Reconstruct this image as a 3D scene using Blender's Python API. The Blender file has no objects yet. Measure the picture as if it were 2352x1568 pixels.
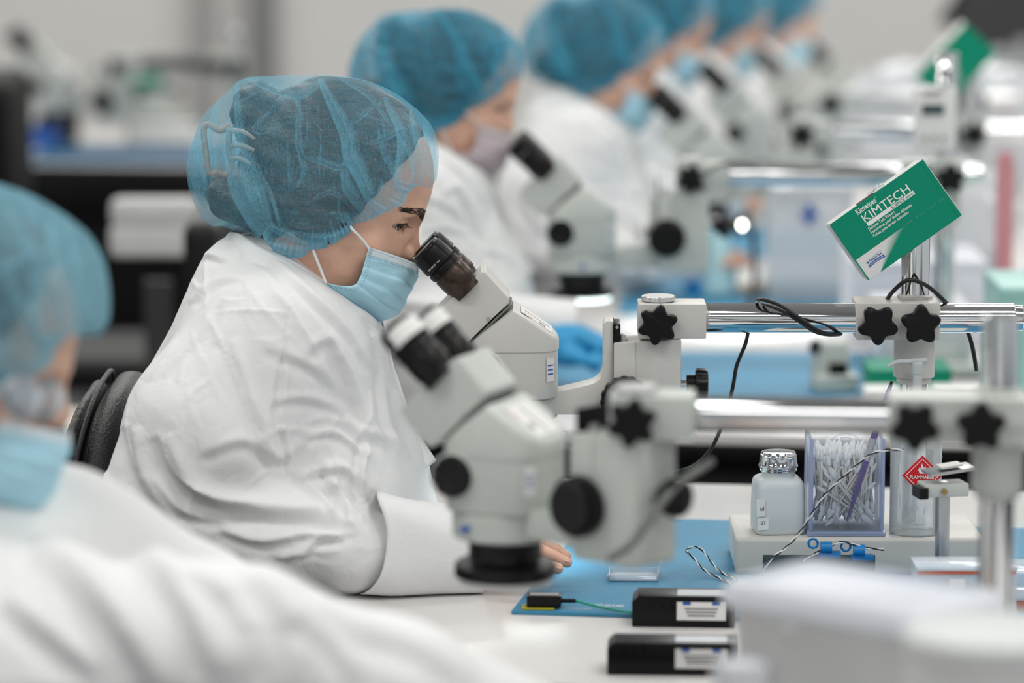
import bpy, bmesh, math, random
import numpy as np
from mathutils import Vector, Matrix, noise
random.seed(7); np.random.seed(7)
sc = bpy.context.scene
COL = sc.collection
PI = math.pi
# ---------------------------------------------------------------- camera
CAMZ = 1.61; PITCH = math.radians(8.2); FP = 8820.0
cp, sp = math.cos(PITCH), math.sin(PITCH)
cam = bpy.data.cameras.new('camera'); camo = bpy.data.objects.new('camera', cam); COL.objects.link(camo)
camo.location = (0, 0, CAMZ); camo.rotation_euler = (PI/2-PITCH, 0, 0)
cam.sensor_width = 36; cam.lens = FP/2352*36; cam.clip_start = .1; cam.clip_end = 60
cam.dof.use_dof = True; cam.dof.focus_distance = 4.17; cam.dof.aperture_fstop = 2.7
sc.camera = camo
def W(px, py, D):
    a = (px-1176)/FP*D; b = (784-py)/FP*D
    return Vector((a, b*sp+D*cp, CAMZ+b*cp-D*sp))
def PY(px, py, Y):
    d = W(px, py, 1)-Vector((0, 0, CAMZ)); t = Y/d.y
    return Vector((d.x*t, Y, CAMZ+d.z*t))
def PZ(px, py, z):
    d = W(px, py, 1)-Vector((0, 0, CAMZ)); t = (z-CAMZ)/d.z
    return Vector((d.x*t, d.y*t, z))
# ---------------------------------------------------------------- world, lights, exposure
w = bpy.data.worlds.new('world'); sc.world = w; w.use_nodes = True
w.node_tree.nodes['Background'].inputs[0].default_value = (.93, .97, 1, 1)
w.node_tree.nodes['Background'].inputs[1].default_value = .52
sc.view_settings.view_transform = 'Standard'; sc.view_settings.look = 'None'
sc.view_settings.exposure = -0.04; sc.view_settings.gamma = 1; sc.view_settings.use_curve_mapping = False
sc.cycles.use_denoising = True
sc.cycles.max_bounces = 10; sc.cycles.transparent_max_bounces = 16; sc.cycles.transmission_bounces = 8
sc.cycles.caustics_reflective = False; sc.cycles.caustics_refractive = False
sc.cycles.sample_clamp_indirect = 4
for i, lx in enumerate((-3.3, -1.1, 1.1, 3.3)):
    for j, ly in enumerate((.6, 2.8, 5.0, 7.2, 9.4, 11.6)):
        l = bpy.data.lights.new('ceiling_panel_light', 'AREA'); l.shape = 'RECTANGLE'; l.size = 1.2; l.size_y = .6
        l.energy = 21*(1 if ly < 9 else 1.45); l.color = (1, .99, .96)
        o = bpy.data.objects.new('ceiling_panel_light', l); COL.objects.link(o); o.location = (lx, ly, 2.96)
def spot_under(loc, e, col=(.95, 1, .97), ang=110, r=.02):
    l = bpy.data.lights.new('ring_lamp', 'SPOT'); l.energy = e; l.color = col; l.spot_size = math.radians(ang); l.spot_blend = .6; l.shadow_soft_size = r
    o = bpy.data.objects.new('ring_lamp', l); COL.objects.link(o); o.location = loc; return o

# ---------------------------------------------------------------- materials
def pm(name, col, rough=.5, metal=0, var=.06, scale=25, bump=0, bscale=None, emis=0, trans=0, alpha=1, sss=0, ior=1.45, coat=0, bdist=.001, spec=.5, bdet=4):
    m = bpy.data.materials.new(name); m.use_nodes = True; nt = m.node_tree; b = nt.nodes['Principled BSDF']
    col = tuple(col)+(1,)
    tc = nt.nodes.new('ShaderNodeTexCoord')
    nz = nt.nodes.new('ShaderNodeTexNoise'); nz.inputs['Scale'].default_value = scale; nz.inputs['Detail'].default_value = 3
    nt.links.new(tc.outputs['Object'], nz.inputs['Vector'])
    mr = nt.nodes.new('ShaderNodeMapRange'); mr.inputs[1].default_value = .3; mr.inputs[2].default_value = .7
    mr.inputs[3].default_value = 1-var; mr.inputs[4].default_value = 1+var*.4
    nt.links.new(nz.outputs[0], mr.inputs[0])
    mx = nt.nodes.new('ShaderNodeVectorMath'); mx.operation = 'SCALE'; mx.inputs[0].default_value = col[:3]
    nt.links.new(mr.outputs[0], mx.inputs['Scale']); nt.links.new(mx.outputs[0], b.inputs['Base Color'])
    b.inputs['Roughness'].default_value = rough; b.inputs['Metallic'].default_value = metal; b.inputs['IOR'].default_value = ior
    b.inputs['Transmission Weight'].default_value = trans; b.inputs['Alpha'].default_value = alpha
    b.inputs['Specular IOR Level'].default_value = spec; b.inputs['Coat Weight'].default_value = coat
    if sss:
        b.inputs['Subsurface Weight'].default_value = sss; b.inputs['Subsurface Radius'].default_value = (.012, .005, .003); b.inputs['Subsurface Scale'].default_value = 1
    if emis:
        b.inputs['Emission Color'].default_value = col; b.inputs['Emission Strength'].default_value = emis
    if bump:
        n2 = nt.nodes.new('ShaderNodeTexNoise'); n2.inputs['Scale'].default_value = bscale or scale*6; n2.inputs['Detail'].default_value = bdet
        nt.links.new(tc.outputs['Object'], n2.inputs['Vector'])
        bp = nt.nodes.new('ShaderNodeBump'); bp.inputs['Strength'].default_value = bump; bp.inputs['Distance'].default_value = bdist
        nt.links.new(n2.outputs[0], bp.inputs['Height']); nt.links.new(bp.outputs[0], b.inputs['Normal'])
    return m
M = {}
M['enamel'] = pm('light_grey_enamel', (.56, .55, .52), .42, var=.03, bump=.15, bscale=900, bdist=.0003)
M['enamel2'] = pm('pale_green_grey_enamel', (.50, .53, .50), .45, var=.03)
M['black'] = pm('black_plastic', (.004, .004, .0045), .33, spec=.28, var=.2, bump=.1, bscale=600, bdist=.0003)
M['blackmatte'] = pm('black_rubber', (.005, .005, .005), .6, var=.2, spec=.2)
M['blackmetal'] = pm('black_anodised_metal', (.012, .011, .011), .3, metal=.3, spec=.3, var=.2)
M['brownmetal'] = pm('brown_black_barrel_metal', (.055, .038, .030), .32, metal=.7, var=.25)
M['chrome'] = pm('chrome', (.82, .83, .84), .07, metal=1, var=.05, scale=8)
M['steel'] = pm('brushed_steel', (.6, .6, .6), .3, metal=1)
M['silver'] = pm('silver_knurled', (.72, .72, .71), .35, metal=.9)
M['white'] = pm('white_plastic', (.74, .74, .73), .4, var=.03)
M['whitepaint'] = pm('white_wall_paint', (.80, .79, .77), .7, var=.03, scale=1)
M['floor'] = pm('dark_grey_floor', (.035, .035, .037), .5, var=.3, scale=3)
M['bench'] = pm('white_laminate', (.70, .68, .67), .22, var=.04, scale=6, spec=.4)
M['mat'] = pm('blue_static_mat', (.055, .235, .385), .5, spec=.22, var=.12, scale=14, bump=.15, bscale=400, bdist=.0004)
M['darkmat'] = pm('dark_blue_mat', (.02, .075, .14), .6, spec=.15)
M['green'] = pm('green_card', (.0, .235, .14), .5, spec=.25, var=.05)
M['card'] = pm('pale_card', (.62, .62, .6), .6, var=.05)
M['brown'] = pm('torn_brown_card', (.08, .055, .04), .8)
M['paperw'] = pm('glare_white', (.78, .78, .76), .5, var=.02)
M['inkblk'] = pm('dark_ink', (.02, .02, .025), .5)
M['inkred'] = pm('red_ink', (.6, .12, .12), .5)
M['inkblue'] = pm('blue_ink', (.01, .09, .38), .5)
M['inkgrey'] = pm('grey_ink', (.25, .24, .24), .5)
M['leather'] = pm('black_leather', (.006, .006, .0065), .4, spec=.35, var=.3, bump=.55, bscale=420, bdist=.002, bdet=2)
M['skin'] = pm('skin', (.72, .43, .315), .46, var=.10, scale=45, sss=.12, bump=.2, bscale=800, bdist=.0004)
M['skinfinger'] = pm('hand_skin', (.66, .37, .29), .45, var=.12, scale=60, sss=.12)
M['nail'] = pm('finger_nail', (.72, .45, .38), .25, var=.05)
M['browhair'] = pm('eyebrow_hair', (.022, .014, .01), .5)
M['sclera'] = pm('eye_white', (.55, .5, .47), .12, var=.1)
M['clip'] = pm('beige_hair_clip_plastic', (.5, .38, .30), .4)
M['loop'] = pm('white_elastic', (.8, .8, .8), .7)
M['purple'] = pm('purple_lacquer', (.08, .03, .26), .35)
M['cable'] = pm('black_cable_sheath', (.01, .01, .011), .4)
M['greycable'] = pm('grey_cable_sheath', (.16, .17, .16), .5)
M['greenwire'] = pm('green_wire_sheath', (0, .28, .16), .4)
M['blueplastic'] = pm('bright_blue_plastic', (.005, .2, .52), .35)
M['frost'] = pm('frosted_white_plastic', (.70, .76, .78), .45, trans=.15, var=.03)
M['pump'] = pm('translucent_pump_plastic', (.78, .82, .84), .35, trans=.45, var=.03)
M['bin'] = pm('milky_translucent_plastic', (.62, .64, .64), .5, trans=.1, var=.04)
M['lid'] = pm('cool_white_lid_plastic', (.70, .73, .80), .4, trans=.1, var=.03)
M['cotton'] = pm('cotton', (.86, .87, .86), .9, var=.04, bump=.3, bscale=900)
M['stick'] = pm('pale_wood_stick', (.78, .75, .70), .6)
M['red'] = pm('red_label', (.6, .01, .015), .5)
M['rust'] = pm('rust_red_tray', (.42, .07, .02), .5)
M['cotblue'] = pm('blue_nitrile', (.03, .30, .58), .45, bump=.3, bscale=60)
M['yellow'] = pm('yellow_tab', (.45, .38, .02), .4)
M['pink'] = pm('pink_plastic', (.5, .06, .13), .5)
M['palered'] = pm('pale_red_plastic', (.5, .22, .24), .5)
M['tan'] = pm('tan_card', (.5, .38, .26), .6)
M['lcd'] = pm('grey_green_display', (.045, .075, .085), .2)
M['teal'] = pm('pale_teal_plastic', (.3, .55, .52), .4)
M['darkgrey'] = pm('dark_grey_powder_coat', (.022, .022, .023), .5)
M['offwhite'] = pm('off_white_fabric', (.6, .6, .59), .8)
def emat(name, col, s):
    m = bpy.data.materials.new(name); m.use_nodes = True; nt = m.node_tree; b = nt.nodes['Principled BSDF']
    b.inputs['Base Color'].default_value = (1, 1, 1, 1); b.inputs['Emission Color'].default_value = tuple(col)+(1,); b.inputs['Emission Strength'].default_value = s
    return m
M['glow'] = emat('lit_ring_diffuser', (.85, 1, .95), 3)
M['panel'] = emat('ceiling_panel_diffuser', (1, 1, .98), 2.5)
def clear(name, col, a, rough=.1, ior=1.4):
    m = bpy.data.materials.new(name); m.use_nodes = True; nt = m.node_tree; b = nt.nodes['Principled BSDF']; out = nt.nodes['Material Output']
    tr = nt.nodes.new('ShaderNodeBsdfTransparent'); tr.inputs[0].default_value = (.97, .98, 1, 1)
    b.inputs['Base Color'].default_value = tuple(col)+(1,); b.inputs['Roughness'].default_value = rough
    fr = nt.nodes.new('ShaderNodeFresnel'); fr.inputs[0].default_value = ior
    nz = nt.nodes.new('ShaderNodeTexNoise'); nz.inputs['Scale'].default_value = 30
    ad = nt.nodes.new('ShaderNodeMath'); ad.operation = 'MULTIPLY_ADD'; ad.inputs[1].default_value = .1; ad.inputs[2].default_value = a-.05
    nt.links.new(nz.outputs[0], ad.inputs[0])
    a2 = nt.nodes.new('ShaderNodeMath'); a2.operation = 'ADD'; a2.use_clamp = True
    nt.links.new(ad.outputs[0], a2.inputs[0]); nt.links.new(fr.outputs[0], a2.inputs[1])
    mx = nt.nodes.new('ShaderNodeMixShader'); nt.links.new(a2.outputs[0], mx.inputs[0]); nt.links.new(tr.outputs[0], mx.inputs[1]); nt.links.new(b.outputs[0], mx.inputs[2])
    nt.links.new(mx.outputs[0], out.inputs['Surface']); return m
M['acrylic'] = clear('clear_acrylic', (.9, .93, 1), .05, ior=1.2)
M['acrylicedge'] = clear('blue_tinted_acrylic_edge', (.42, .52, .80), .5)
M['clearbox'] = clear('clear_styrene', (.75, .82, .88), .3)
M['lens'] = clear('spectacle_lens', (.7, .75, .8), .2, .05)
M['clearwhite'] = clear('hazy_clear_plastic', (.7, .73, .76), .62)
M['bag'] = clear('clear_bag_plastic', (.75, .79, .79), .35)

def coat_mat():
    m = pm('white_nonwoven_coverall', (.78, .785, .785), .62, var=.03, scale=9, spec=.3)
    nt = m.node_tree; b = nt.nodes['Principled BSDF']
    tc = nt.nodes.new('ShaderNodeTexCoord')
    v = nt.nodes.new('ShaderNodeTexVoronoi'); v.feature = 'DISTANCE_TO_EDGE'; v.inputs['Scale'].default_value = 13
    nz = nt.nodes.new('ShaderNodeTexNoise'); nz.inputs['Scale'].default_value = 9; nz.inputs['Detail'].default_value = 3
    ad = nt.nodes.new('ShaderNodeVectorMath'); ad.operation = 'MULTIPLY_ADD'; ad.inputs[1].default_value = (.18, .18, .18)
    nt.links.new(nz.outputs['Color'], ad.inputs[0]); nt.links.new(tc.outputs['Object'], ad.inputs[2]); nt.links.new(ad.outputs[0], v.inputs['Vector'])
    mr = nt.nodes.new('ShaderNodeMapRange'); mr.inputs[2].default_value = .14; mr.interpolation_type = 'SMOOTHSTEP'; nt.links.new(v.outputs[0], mr.inputs[0])
    n2 = nt.nodes.new('ShaderNodeTexNoise'); n2.inputs['Scale'].default_value = 60; n2.inputs['Detail'].default_value = 5; n2.inputs['Distortion'].default_value = 1.2
    nt.links.new(tc.outputs['Object'], n2.inputs['Vector'])
    b1 = nt.nodes.new('ShaderNodeBump'); b1.inputs['Strength'].default_value = .10; b1.inputs['Distance'].default_value = .004; nt.links.new(mr.outputs[0], b1.inputs['Height'])
    b2 = nt.nodes.new('ShaderNodeBump'); b2.inputs['Strength'].default_value = .16; b2.inputs['Distance'].default_value = .003
    nt.links.new(n2.outputs[0], b2.inputs['Height']); nt.links.new(b1.outputs[0], b2.inputs['Normal']); nt.links.new(b2.outputs[0], b.inputs['Normal'])
    return m
M['coat'] = coat_mat()
def cap_mat(name, col, amin, amax):
    m = bpy.data.materials.new(name); m.use_nodes = True; nt = m.node_tree; nt.nodes.remove(nt.nodes['Principled BSDF']); out = nt.nodes['Material Output']
    L = nt.links.new
    tc = nt.nodes.new('ShaderNodeTexCoord')
    at = nt.nodes.new('ShaderNodeAttribute'); at.attribute_name = 'ply'
    def fib(rot, s):
        mp = nt.nodes.new('ShaderNodeMapping'); mp.inputs['Rotation'].default_value = rot; mp.inputs['Scale'].default_value = (s, s, s*.16)
        n = nt.nodes.new('ShaderNodeTexNoise'); n.inputs['Scale'].default_value = 1; n.inputs['Detail'].default_value = 2; n.inputs['Distortion'].default_value = 1.6
        L(tc.outputs['Object'], mp.inputs[0]); L(mp.outputs[0], n.inputs['Vector']); return n
    f1 = fib((0, .5, 0), 1000); f2 = fib((0, -.9, .2), 900); f3 = fib((.2, 1.4, .3), 1100)
    mxa = nt.nodes.new('ShaderNodeMath'); mxa.operation = 'MAXIMUM'; L(f1.outputs[0], mxa.inputs[0]); L(f2.outputs[0], mxa.inputs[1])
    mxb = nt.nodes.new('ShaderNodeMath'); mxb.operation = 'MAXIMUM'; L(mxa.outputs[0], mxb.inputs[0]); L(f3.outputs[0], mxb.inputs[1])
    big = nt.nodes.new('ShaderNodeTexNoise'); big.inputs['Scale'].default_value = 22; big.inputs['Detail'].default_value = 3; L(tc.outputs['Object'], big.inputs['Vector'])
    ad = nt.nodes.new('ShaderNodeMath'); ad.operation = 'MULTIPLY_ADD'; ad.inputs[1].default_value = .25; L(big.outputs[0], ad.inputs[0]); L(mxb.outputs[0], ad.inputs[2])
    mr = nt.nodes.new('ShaderNodeMapRange'); mr.inputs[1].default_value = .58; mr.inputs[2].default_value = .92; mr.inputs[3].default_value = amin; mr.inputs[4].default_value = amax
    L(ad.outputs[0], mr.inputs[0])
    # doubled fabric lets through less: 1-(1-a)^(1+ply)
    om = nt.nodes.new('ShaderNodeMath'); om.operation = 'SUBTRACT'; om.inputs[0].default_value = 1; L(mr.outputs[0], om.inputs[1])
    p1 = nt.nodes.new('ShaderNodeMath'); p1.operation = 'ADD'; p1.inputs[1].default_value = 1; L(at.outputs['Fac'], p1.inputs[0])
    pw = nt.nodes.new('ShaderNodeMath'); pw.operation = 'POWER'; L(om.outputs[0], pw.inputs[0]); L(p1.outputs[0], pw.inputs[1])
    df = nt.nodes.new('ShaderNodeBsdfDiffuse'); df.inputs[0].default_value = tuple(col)+(1,)
    tl = nt.nodes.new('ShaderNodeBsdfTranslucent'); tl.inputs[0].default_value = tuple(c**1.1 for c in col)+(1,)
    ms = nt.nodes.new('ShaderNodeMixShader'); ms.inputs[0].default_value = .35; L(df.outputs[0], ms.inputs[1]); L(tl.outputs[0], ms.inputs[2])
    tr = nt.nodes.new('ShaderNodeBsdfTransparent')
    mx = nt.nodes.new('ShaderNodeMixShader'); L(pw.outputs[0], mx.inputs[0]); L(ms.outputs[0], mx.inputs[1]); L(tr.outputs[0], mx.inputs[2])
    bp = nt.nodes.new('ShaderNodeBump'); bp.inputs['Strength'].default_value = .35; bp.inputs['Distance'].default_value = .001; L(mxb.outputs[0], bp.inputs['Height']); L(bp.outputs[0], df.inputs['Normal'])
    L(mx.outputs[0], out.inputs['Surface']); return m
M['cap'] = cap_mat('light_blue_nonwoven_net', (.29, .70, .90), .13, .50)
M['capdeep'] = cap_mat('deep_blue_nonwoven_net', (.10, .46, .66), .26, .72)
M['caplight'] = cap_mat('pale_blue_nonwoven_net', (.30, .58, .70), .40, .74)
def hair_mat():
    m = pm('dark_brown_hair', (.030, .019, .014), .42, var=.3)
    nt = m.node_tree; b = nt.nodes['Principled BSDF']; tc = nt.nodes.new('ShaderNodeTexCoord')
    mp = nt.nodes.new('ShaderNodeMapping'); mp.inputs['Rotation'].default_value = (0, .4, 0); mp.inputs['Scale'].default_value = (14, 200, 240)
    n = nt.nodes.new('ShaderNodeTexNoise'); n.inputs['Scale'].default_value = 1; n.inputs['Distortion'].default_value = .6; n.inputs['Detail'].default_value = 3
    nt.links.new(tc.outputs['Object'], mp.inputs[0]); nt.links.new(mp.outputs[0], n.inputs['Vector'])
    bp = nt.nodes.new('ShaderNodeBump'); bp.inputs['Strength'].default_value = .8; bp.inputs['Distance'].default_value = .003
    nt.links.new(n.outputs[0], bp.inputs['Height']); nt.links.new(bp.outputs[0], b.inputs['Normal'])
    cr = nt.nodes.new('ShaderNodeValToRGB'); cr.color_ramp.elements[0].color = (.012, .009, .008, 1); cr.color_ramp.elements[1].color = (.09, .05, .032, 1)
    cr.color_ramp.elements[0].position = .35; cr.color_ramp.elements[1].position = .75
    nt.links.new(n.outputs[0], cr.inputs[0]); nt.links.new(cr.outputs[0], b.inputs['Base Color']); return m
M['hair'] = hair_mat()
def mask_mat(name, blue, pale, sheer=.1):
    m = pm(name, blue, .7, var=.03); nt = m.node_tree; b = nt.nodes['Principled BSDF']; L = nt.links.new; b.inputs['Specular IOR Level'].default_value = .2
    uv = nt.nodes.new('ShaderNodeUVMap'); sx = nt.nodes.new('ShaderNodeSeparateXYZ'); L(uv.outputs[0], sx.inputs[0])
    def mth(op, a, b_=None, c=None, clamp=False):
        n = nt.nodes.new('ShaderNodeMath'); n.operation = op; n.use_clamp = clamp
        for i, v in enumerate((a, b_, c)):
            if v is None: continue
            if isinstance(v, (int, float)): n.inputs[i].default_value = v
            else: L(v, n.inputs[i])
        return n.outputs[0]
    u, v = sx.outputs[0], sx.outputs[1]
    def line(x, c, wd): return mth('LESS_THAN', mth('ABSOLUTE', mth('SUBTRACT', x, c)), wd)
    band = mth('LESS_THAN', v, .15)
    dash = mth('GREATER_THAN', mth('FRACT', mth('MULTIPLY', u, 70)), .35)
    rows = mth('ADD', mth('ADD', line(v, .055, .006), line(v, .145, .006)), line(v, .17, .006), clamp=True)
    stitch = mth('MULTIPLY', rows, dash)
    dv = mth('GREATER_THAN', mth('FRACT', mth('MULTIPLY', v, 26)), .6)
    eu = mth('MINIMUM', u, mth('SUBTRACT', 1, u))
    cols = mth('ADD', mth('ADD', line(eu, .025, .003), line(eu, .04, .003)), line(eu, .055, .003), clamp=True)
    st2 = mth('MULTIPLY', cols, dv)
    wel = mth('MULTIPLY', mth('MULTIPLY', mth('LESS_THAN', mth('ABSOLUTE', mth('SUBTRACT', eu, .03)), .022), mth('LESS_THAN', v, .16)), mth('GREATER_THAN', mth('FRACT', mth('ADD', mth('MULTIPLY', u, 150), mth('MULTIPLY', v, 40))), .5))
    allst = mth('MAXIMUM', mth('MAXIMUM', stitch, st2), wel)
    mix = nt.nodes.new('ShaderNodeMix'); mix.data_type = 'RGBA'; mix.inputs[6].default_value = tuple(blue)+(1,); mix.inputs[7].default_value = tuple(pale)+(1,); L(band, mix.inputs[0])
    mix2 = nt.nodes.new('ShaderNodeMix'); mix2.data_type = 'RGBA'; L(mix.outputs[2], mix2.inputs[6]); mix2.inputs[7].default_value = tuple(c*.42 for c in blue)+(1,); L(mth('MULTIPLY', allst, .75), mix2.inputs[0])
    L(mix2.outputs[2], b.inputs['Base Color'])
    tc = nt.nodes.new('ShaderNodeTexCoord'); wv = nt.nodes.new('ShaderNodeTexNoise'); wv.inputs['Scale'].default_value = 90; wv.inputs['Detail'].default_value = 4
    L(tc.outputs['Object'], wv.inputs['Vector']); bp = nt.nodes.new('ShaderNodeBump'); bp.inputs['Strength'].default_value = .25; bp.inputs['Distance'].default_value = .002; L(wv.outputs[0], bp.inputs['Height']); L(bp.outputs[0], b.inputs['Normal'])
    b.inputs['Alpha'].default_value = 1-sheer; return m
M['mask'] = mask_mat('light_blue_pleated_mask', (.45, .73, .86), (.70, .79, .84), 0)
M['masksheer'] = mask_mat('sheer_pale_mask', (.72, .62, .66), (.75, .7, .72), .3)

# ---------------------------------------------------------------- object helpers
def link(o, parent=None, mat=None):
    COL.objects.link(o)
    if parent: o.parent = parent
    if mat is not None: o.data.materials.append(mat)
    return o
def T(o, label=None, cat=None, group=None, kind=None):
    if label: o['label'] = label
    if cat: o['category'] = cat
    if group: o['group'] = group
    if kind: o['kind'] = kind
    return o
def empty(name, loc=(0, 0, 0), rz=0):
    o = bpy.data.objects.new(name, None); o.location = loc; o.rotation_euler = (0, 0, rz); o.empty_display_size = .05; COL.objects.link(o); return o
def setmesh(name, V, F, smooth=40):
    me = bpy.data.meshes.new(name); me.from_pydata([tuple(v) for v in V], [], [tuple(int(i) for i in f) for f in F]); me.validate()
    if smooth is not None:
        me.polygons.foreach_set('use_smooth', [True]*len(me.polygons))
        if smooth < 180: me.set_sharp_from_angle(angle=math.radians(smooth))
    return me
def npmesh(name, V, Q):
    me = bpy.data.meshes.new(name); V = np.asarray(V, np.float32); Q = np.asarray(Q, np.int32); k = Q.shape[1]
    me.vertices.add(len(V)); me.vertices.foreach_set('co', V.ravel())
    me.loops.add(Q.size); me.loops.foreach_set('vertex_index', Q.ravel())
    me.polygons.add(len(Q)); me.polygons.foreach_set('loop_start', np.arange(len(Q), dtype=np.int32)*k)
    me.polygons.foreach_set('use_smooth', np.ones(len(Q), bool)); me.update(calc_edges=True); me.validate(); return me
class B:
    """collects shapes in one bmesh"""
    def __init__(s): s.bm = bmesh.new()
    def _bev(s, geomverts, bevel, seg=2, ang=30):
        if bevel <= 0: return
        es = set()
        for v in geomverts:
            for e in v.link_edges:
                if len(e.link_faces) == 2 and e.calc_face_angle(0) > math.radians(ang): es.add(e)
        if es: bmesh.ops.bevel(s.bm, geom=list(es), offset=bevel, segments=seg, profile=.6, affect='EDGES', clamp_overlap=True)
    def box(s, c, d, bevel=0, rot=None, seg=2):
        m = Matrix.Translation(c) @ (rot.to_4x4() if rot else Matrix()) @ Matrix.Diagonal((d[0], d[1], d[2], 1))
        r = bmesh.ops.create_cube(s.bm, size=1, matrix=m); s._bev(r['verts'], bevel, seg); return s
    def prism(s, poly, y0, y1, bevel=0, seg=2, ang=30):
        a = [s.bm.verts.new((x, y0, z)) for x, z in poly]; b = [s.bm.verts.new((x, y1, z)) for x, z in poly]; n = len(poly)
        s.bm.faces.new(a); s.bm.faces.new(b[::-1])
        for i in range(n): s.bm.faces.new((a[i], b[i], b[(i+1) % n], a[(i+1) % n]))
        bmesh.ops.recalc_face_normals(s.bm, faces=s.bm.faces); s._bev(a+b, bevel, seg, ang); return s
    def lathe(s, prof, o=(0, 0, 0), d=(0, 0, 1), seg=48, rib=None):
        """prof: list of (t along d, r); rib: set of profile indices whose radius is notched"""
        o = Vector(o); d = Vector(d).normalized(); u = d.orthogonal().normalized(); v = d.cross(u); rings = []
        for i, (t, r) in enumerate(prof):
            ring = []
            for k in range(seg):
                rr = r*(rib[1] if (rib and i in rib[0] and (k//rib[2]) % 2) else 1)
                a = 2*PI*k/seg; ring.append(s.bm.verts.new(o+d*t+(u*math.cos(a)+v*math.sin(a))*max(rr, 1e-5)))
            rings.append(ring)
        for i in range(len(rings)-1):
            for k in range(seg): s.bm.faces.new((rings[i][k], rings[i][(k+1) % seg], rings[i+1][(k+1) % seg], rings[i+1][k]))
        s.bm.faces.new(rings[0][::-1]); s.bm.faces.new(rings[-1]); return s
    def cyl(s, a, b, r, r2=None, seg=24, bevel=0):
        a, b = Vector(a), Vector(b); L = (b-a).length; r2 = r if r2 is None else r2; e = bevel
        p = [(0, r-e), (e, r), (L-e, r2), (L, r2-e)] if e else [(0, r), (L, r2)]
        return s.lathe(p, a, b-a, seg)
    def star(s, c, d, R, th, n=6, rot=0, depth=.30):
        """lobed hand knob; c centre, d axis"""
        c = Vector(c); d = Vector(d).normalized(); u = Vector((1, 0, 0)); v = Vector((0, 0, 1)); N = n*12; rings = []
        for t, k in ((0, .90), (.12, .97), (.3, 1), (.75, 1), (.92, .96), (1, .88)):
            ring = []
            for i in range(N):
                a = 2*PI*i/N; cc = .5+.5*math.cos(n*a); rr = R*k*(1-depth*(1-cc**.95))
                ring.append(s.bm.verts.new(c+d*th*t+(u*math.cos(a+rot)+v*math.sin(a+rot))*rr))
            rings.append(ring)
        for i in range(len(rings)-1):
            for k in range(N): s.bm.faces.new((rings[i][k], rings[i][(k+1) % N], rings[i+1][(k+1) % N], rings[i+1][k]))
        s.bm.faces.new(rings[0][::-1]); s.bm.faces.new(rings[-1]); return s
    def supbox(s, prof, cx, cy, n=3.2, seg=56):
        """vertical stack of superellipse rings; prof: (z or f(x)->z, hx, hy)"""
        rings = []
        for z, hx, hy in prof:
            ring = []
            for k in range(seg):
                a = 2*PI*k/seg; ca, sa = math.cos(a), math.sin(a)
                x = cx+hx*math.copysign(abs(ca)**(2/n), ca); y = cy+hy*math.copysign(abs(sa)**(2/n), sa)
                ring.append(s.bm.verts.new((x, y, z(x) if callable(z) else z)))
            rings.append(ring)
        for i in range(len(rings)-1):
            for k in range(seg): s.bm.faces.new((rings[i][k], rings[i][(k+1) % seg], rings[i+1][(k+1) % seg], rings[i+1][k]))
        s.bm.faces.new(rings[0][::-1]); bmesh.ops.triangulate(s.bm, faces=[s.bm.faces.new(rings[-1])]); return s
    def tube(s, pts, r, seg=10, smooth=6, closed=False):
        P = crom([Vector(p) for p in pts], smooth) if smooth else [Vector(p) for p in pts]
        rs = r if callable(r) else (lambda t: r)
        t0 = (P[1]-P[0]).normalized(); u = t0.orthogonal().normalized(); rings = []
        for i, p in enumerate(P):
            t = (P[min(i+1, len(P)-1)]-P[max(i-1, 0)])
            if t.length < 1e-9: t = t0
            t = t.normalized(); u = (u-t*u.dot(t)).normalized(); v = t.cross(u); rr = rs(i/(len(P)-1))
            rings.append([s.bm.verts.new(p+(u*math.cos(2*PI*k/seg)+v*math.sin(2*PI*k/seg))*rr) for k in range(seg)])
        for i in range(len(rings)-1):
            for k in range(seg): s.bm.faces.new((rings[i][k], rings[i][(k+1) % seg], rings[i+1][(k+1) % seg], rings[i+1][k]))
        s.bm.faces.new(rings[0][::-1]); s.bm.faces.new(rings[-1]); return s
    def ell(s, c, r, sub=3, rot=None):
        m = Matrix.Translation(c) @ (rot.to_4x4() if rot else Matrix()) @ Matrix.Diagonal((r[0], r[1], r[2], 1))
        bmesh.ops.create_icosphere(s.bm, subdivisions=sub, radius=1, matrix=m); return s
    def mesh(s, name, smooth=35):
        bmesh.ops.recalc_face_normals(s.bm, faces=s.bm.faces)
        me = bpy.data.meshes.new(name); s.bm.to_mesh(me); s.bm.free()
        me.polygons.foreach_set('use_smooth', [True]*len(me.polygons)); me.set_sharp_from_angle(angle=math.radians(smooth)); return me
    def obj(s, name, mat, parent=None, smooth=35):
        return link(bpy.data.objects.new(name, s.mesh(name, smooth)), parent, mat)
def crom(P, n):
    out = []
    for i in range(len(P)-1):
        p0, p1, p2, p3 = P[max(i-1, 0)], P[i], P[i+1], P[min(i+2, len(P)-1)]
        for k in range(n):
            t = k/n; out.append(.5*((2*p1)+(p2-p0)*t+(2*p0-5*p1+4*p2-p3)*t*t+(3*p1-p0-3*p2+p3)*t**3))
    out.append(P[-1].copy()); return out
def kids(o): return [c for c in bpy.data.objects if c.parent == o]
def copy_tree(o, loc=None, _m=None):
    m = {}
    if _m is None:
        _m = {}
        for c in bpy.data.objects:
            if c.parent: _m.setdefault(c.parent, []).append(c)
    def rec(x, p):
        c = x.copy(); COL.objects.link(c)
        if p: c.parent = p; c.matrix_parent_inverse = x.matrix_parent_inverse.copy()
        for ch in _m.get(x, []): rec(ch, c)
        return c
    r = rec(o, None)
    if loc is not None: r.location = loc
    return r
def remat(o, mat):
    o.material_slots[0].link = 'OBJECT'; o.material_slots[0].material = mat
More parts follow.
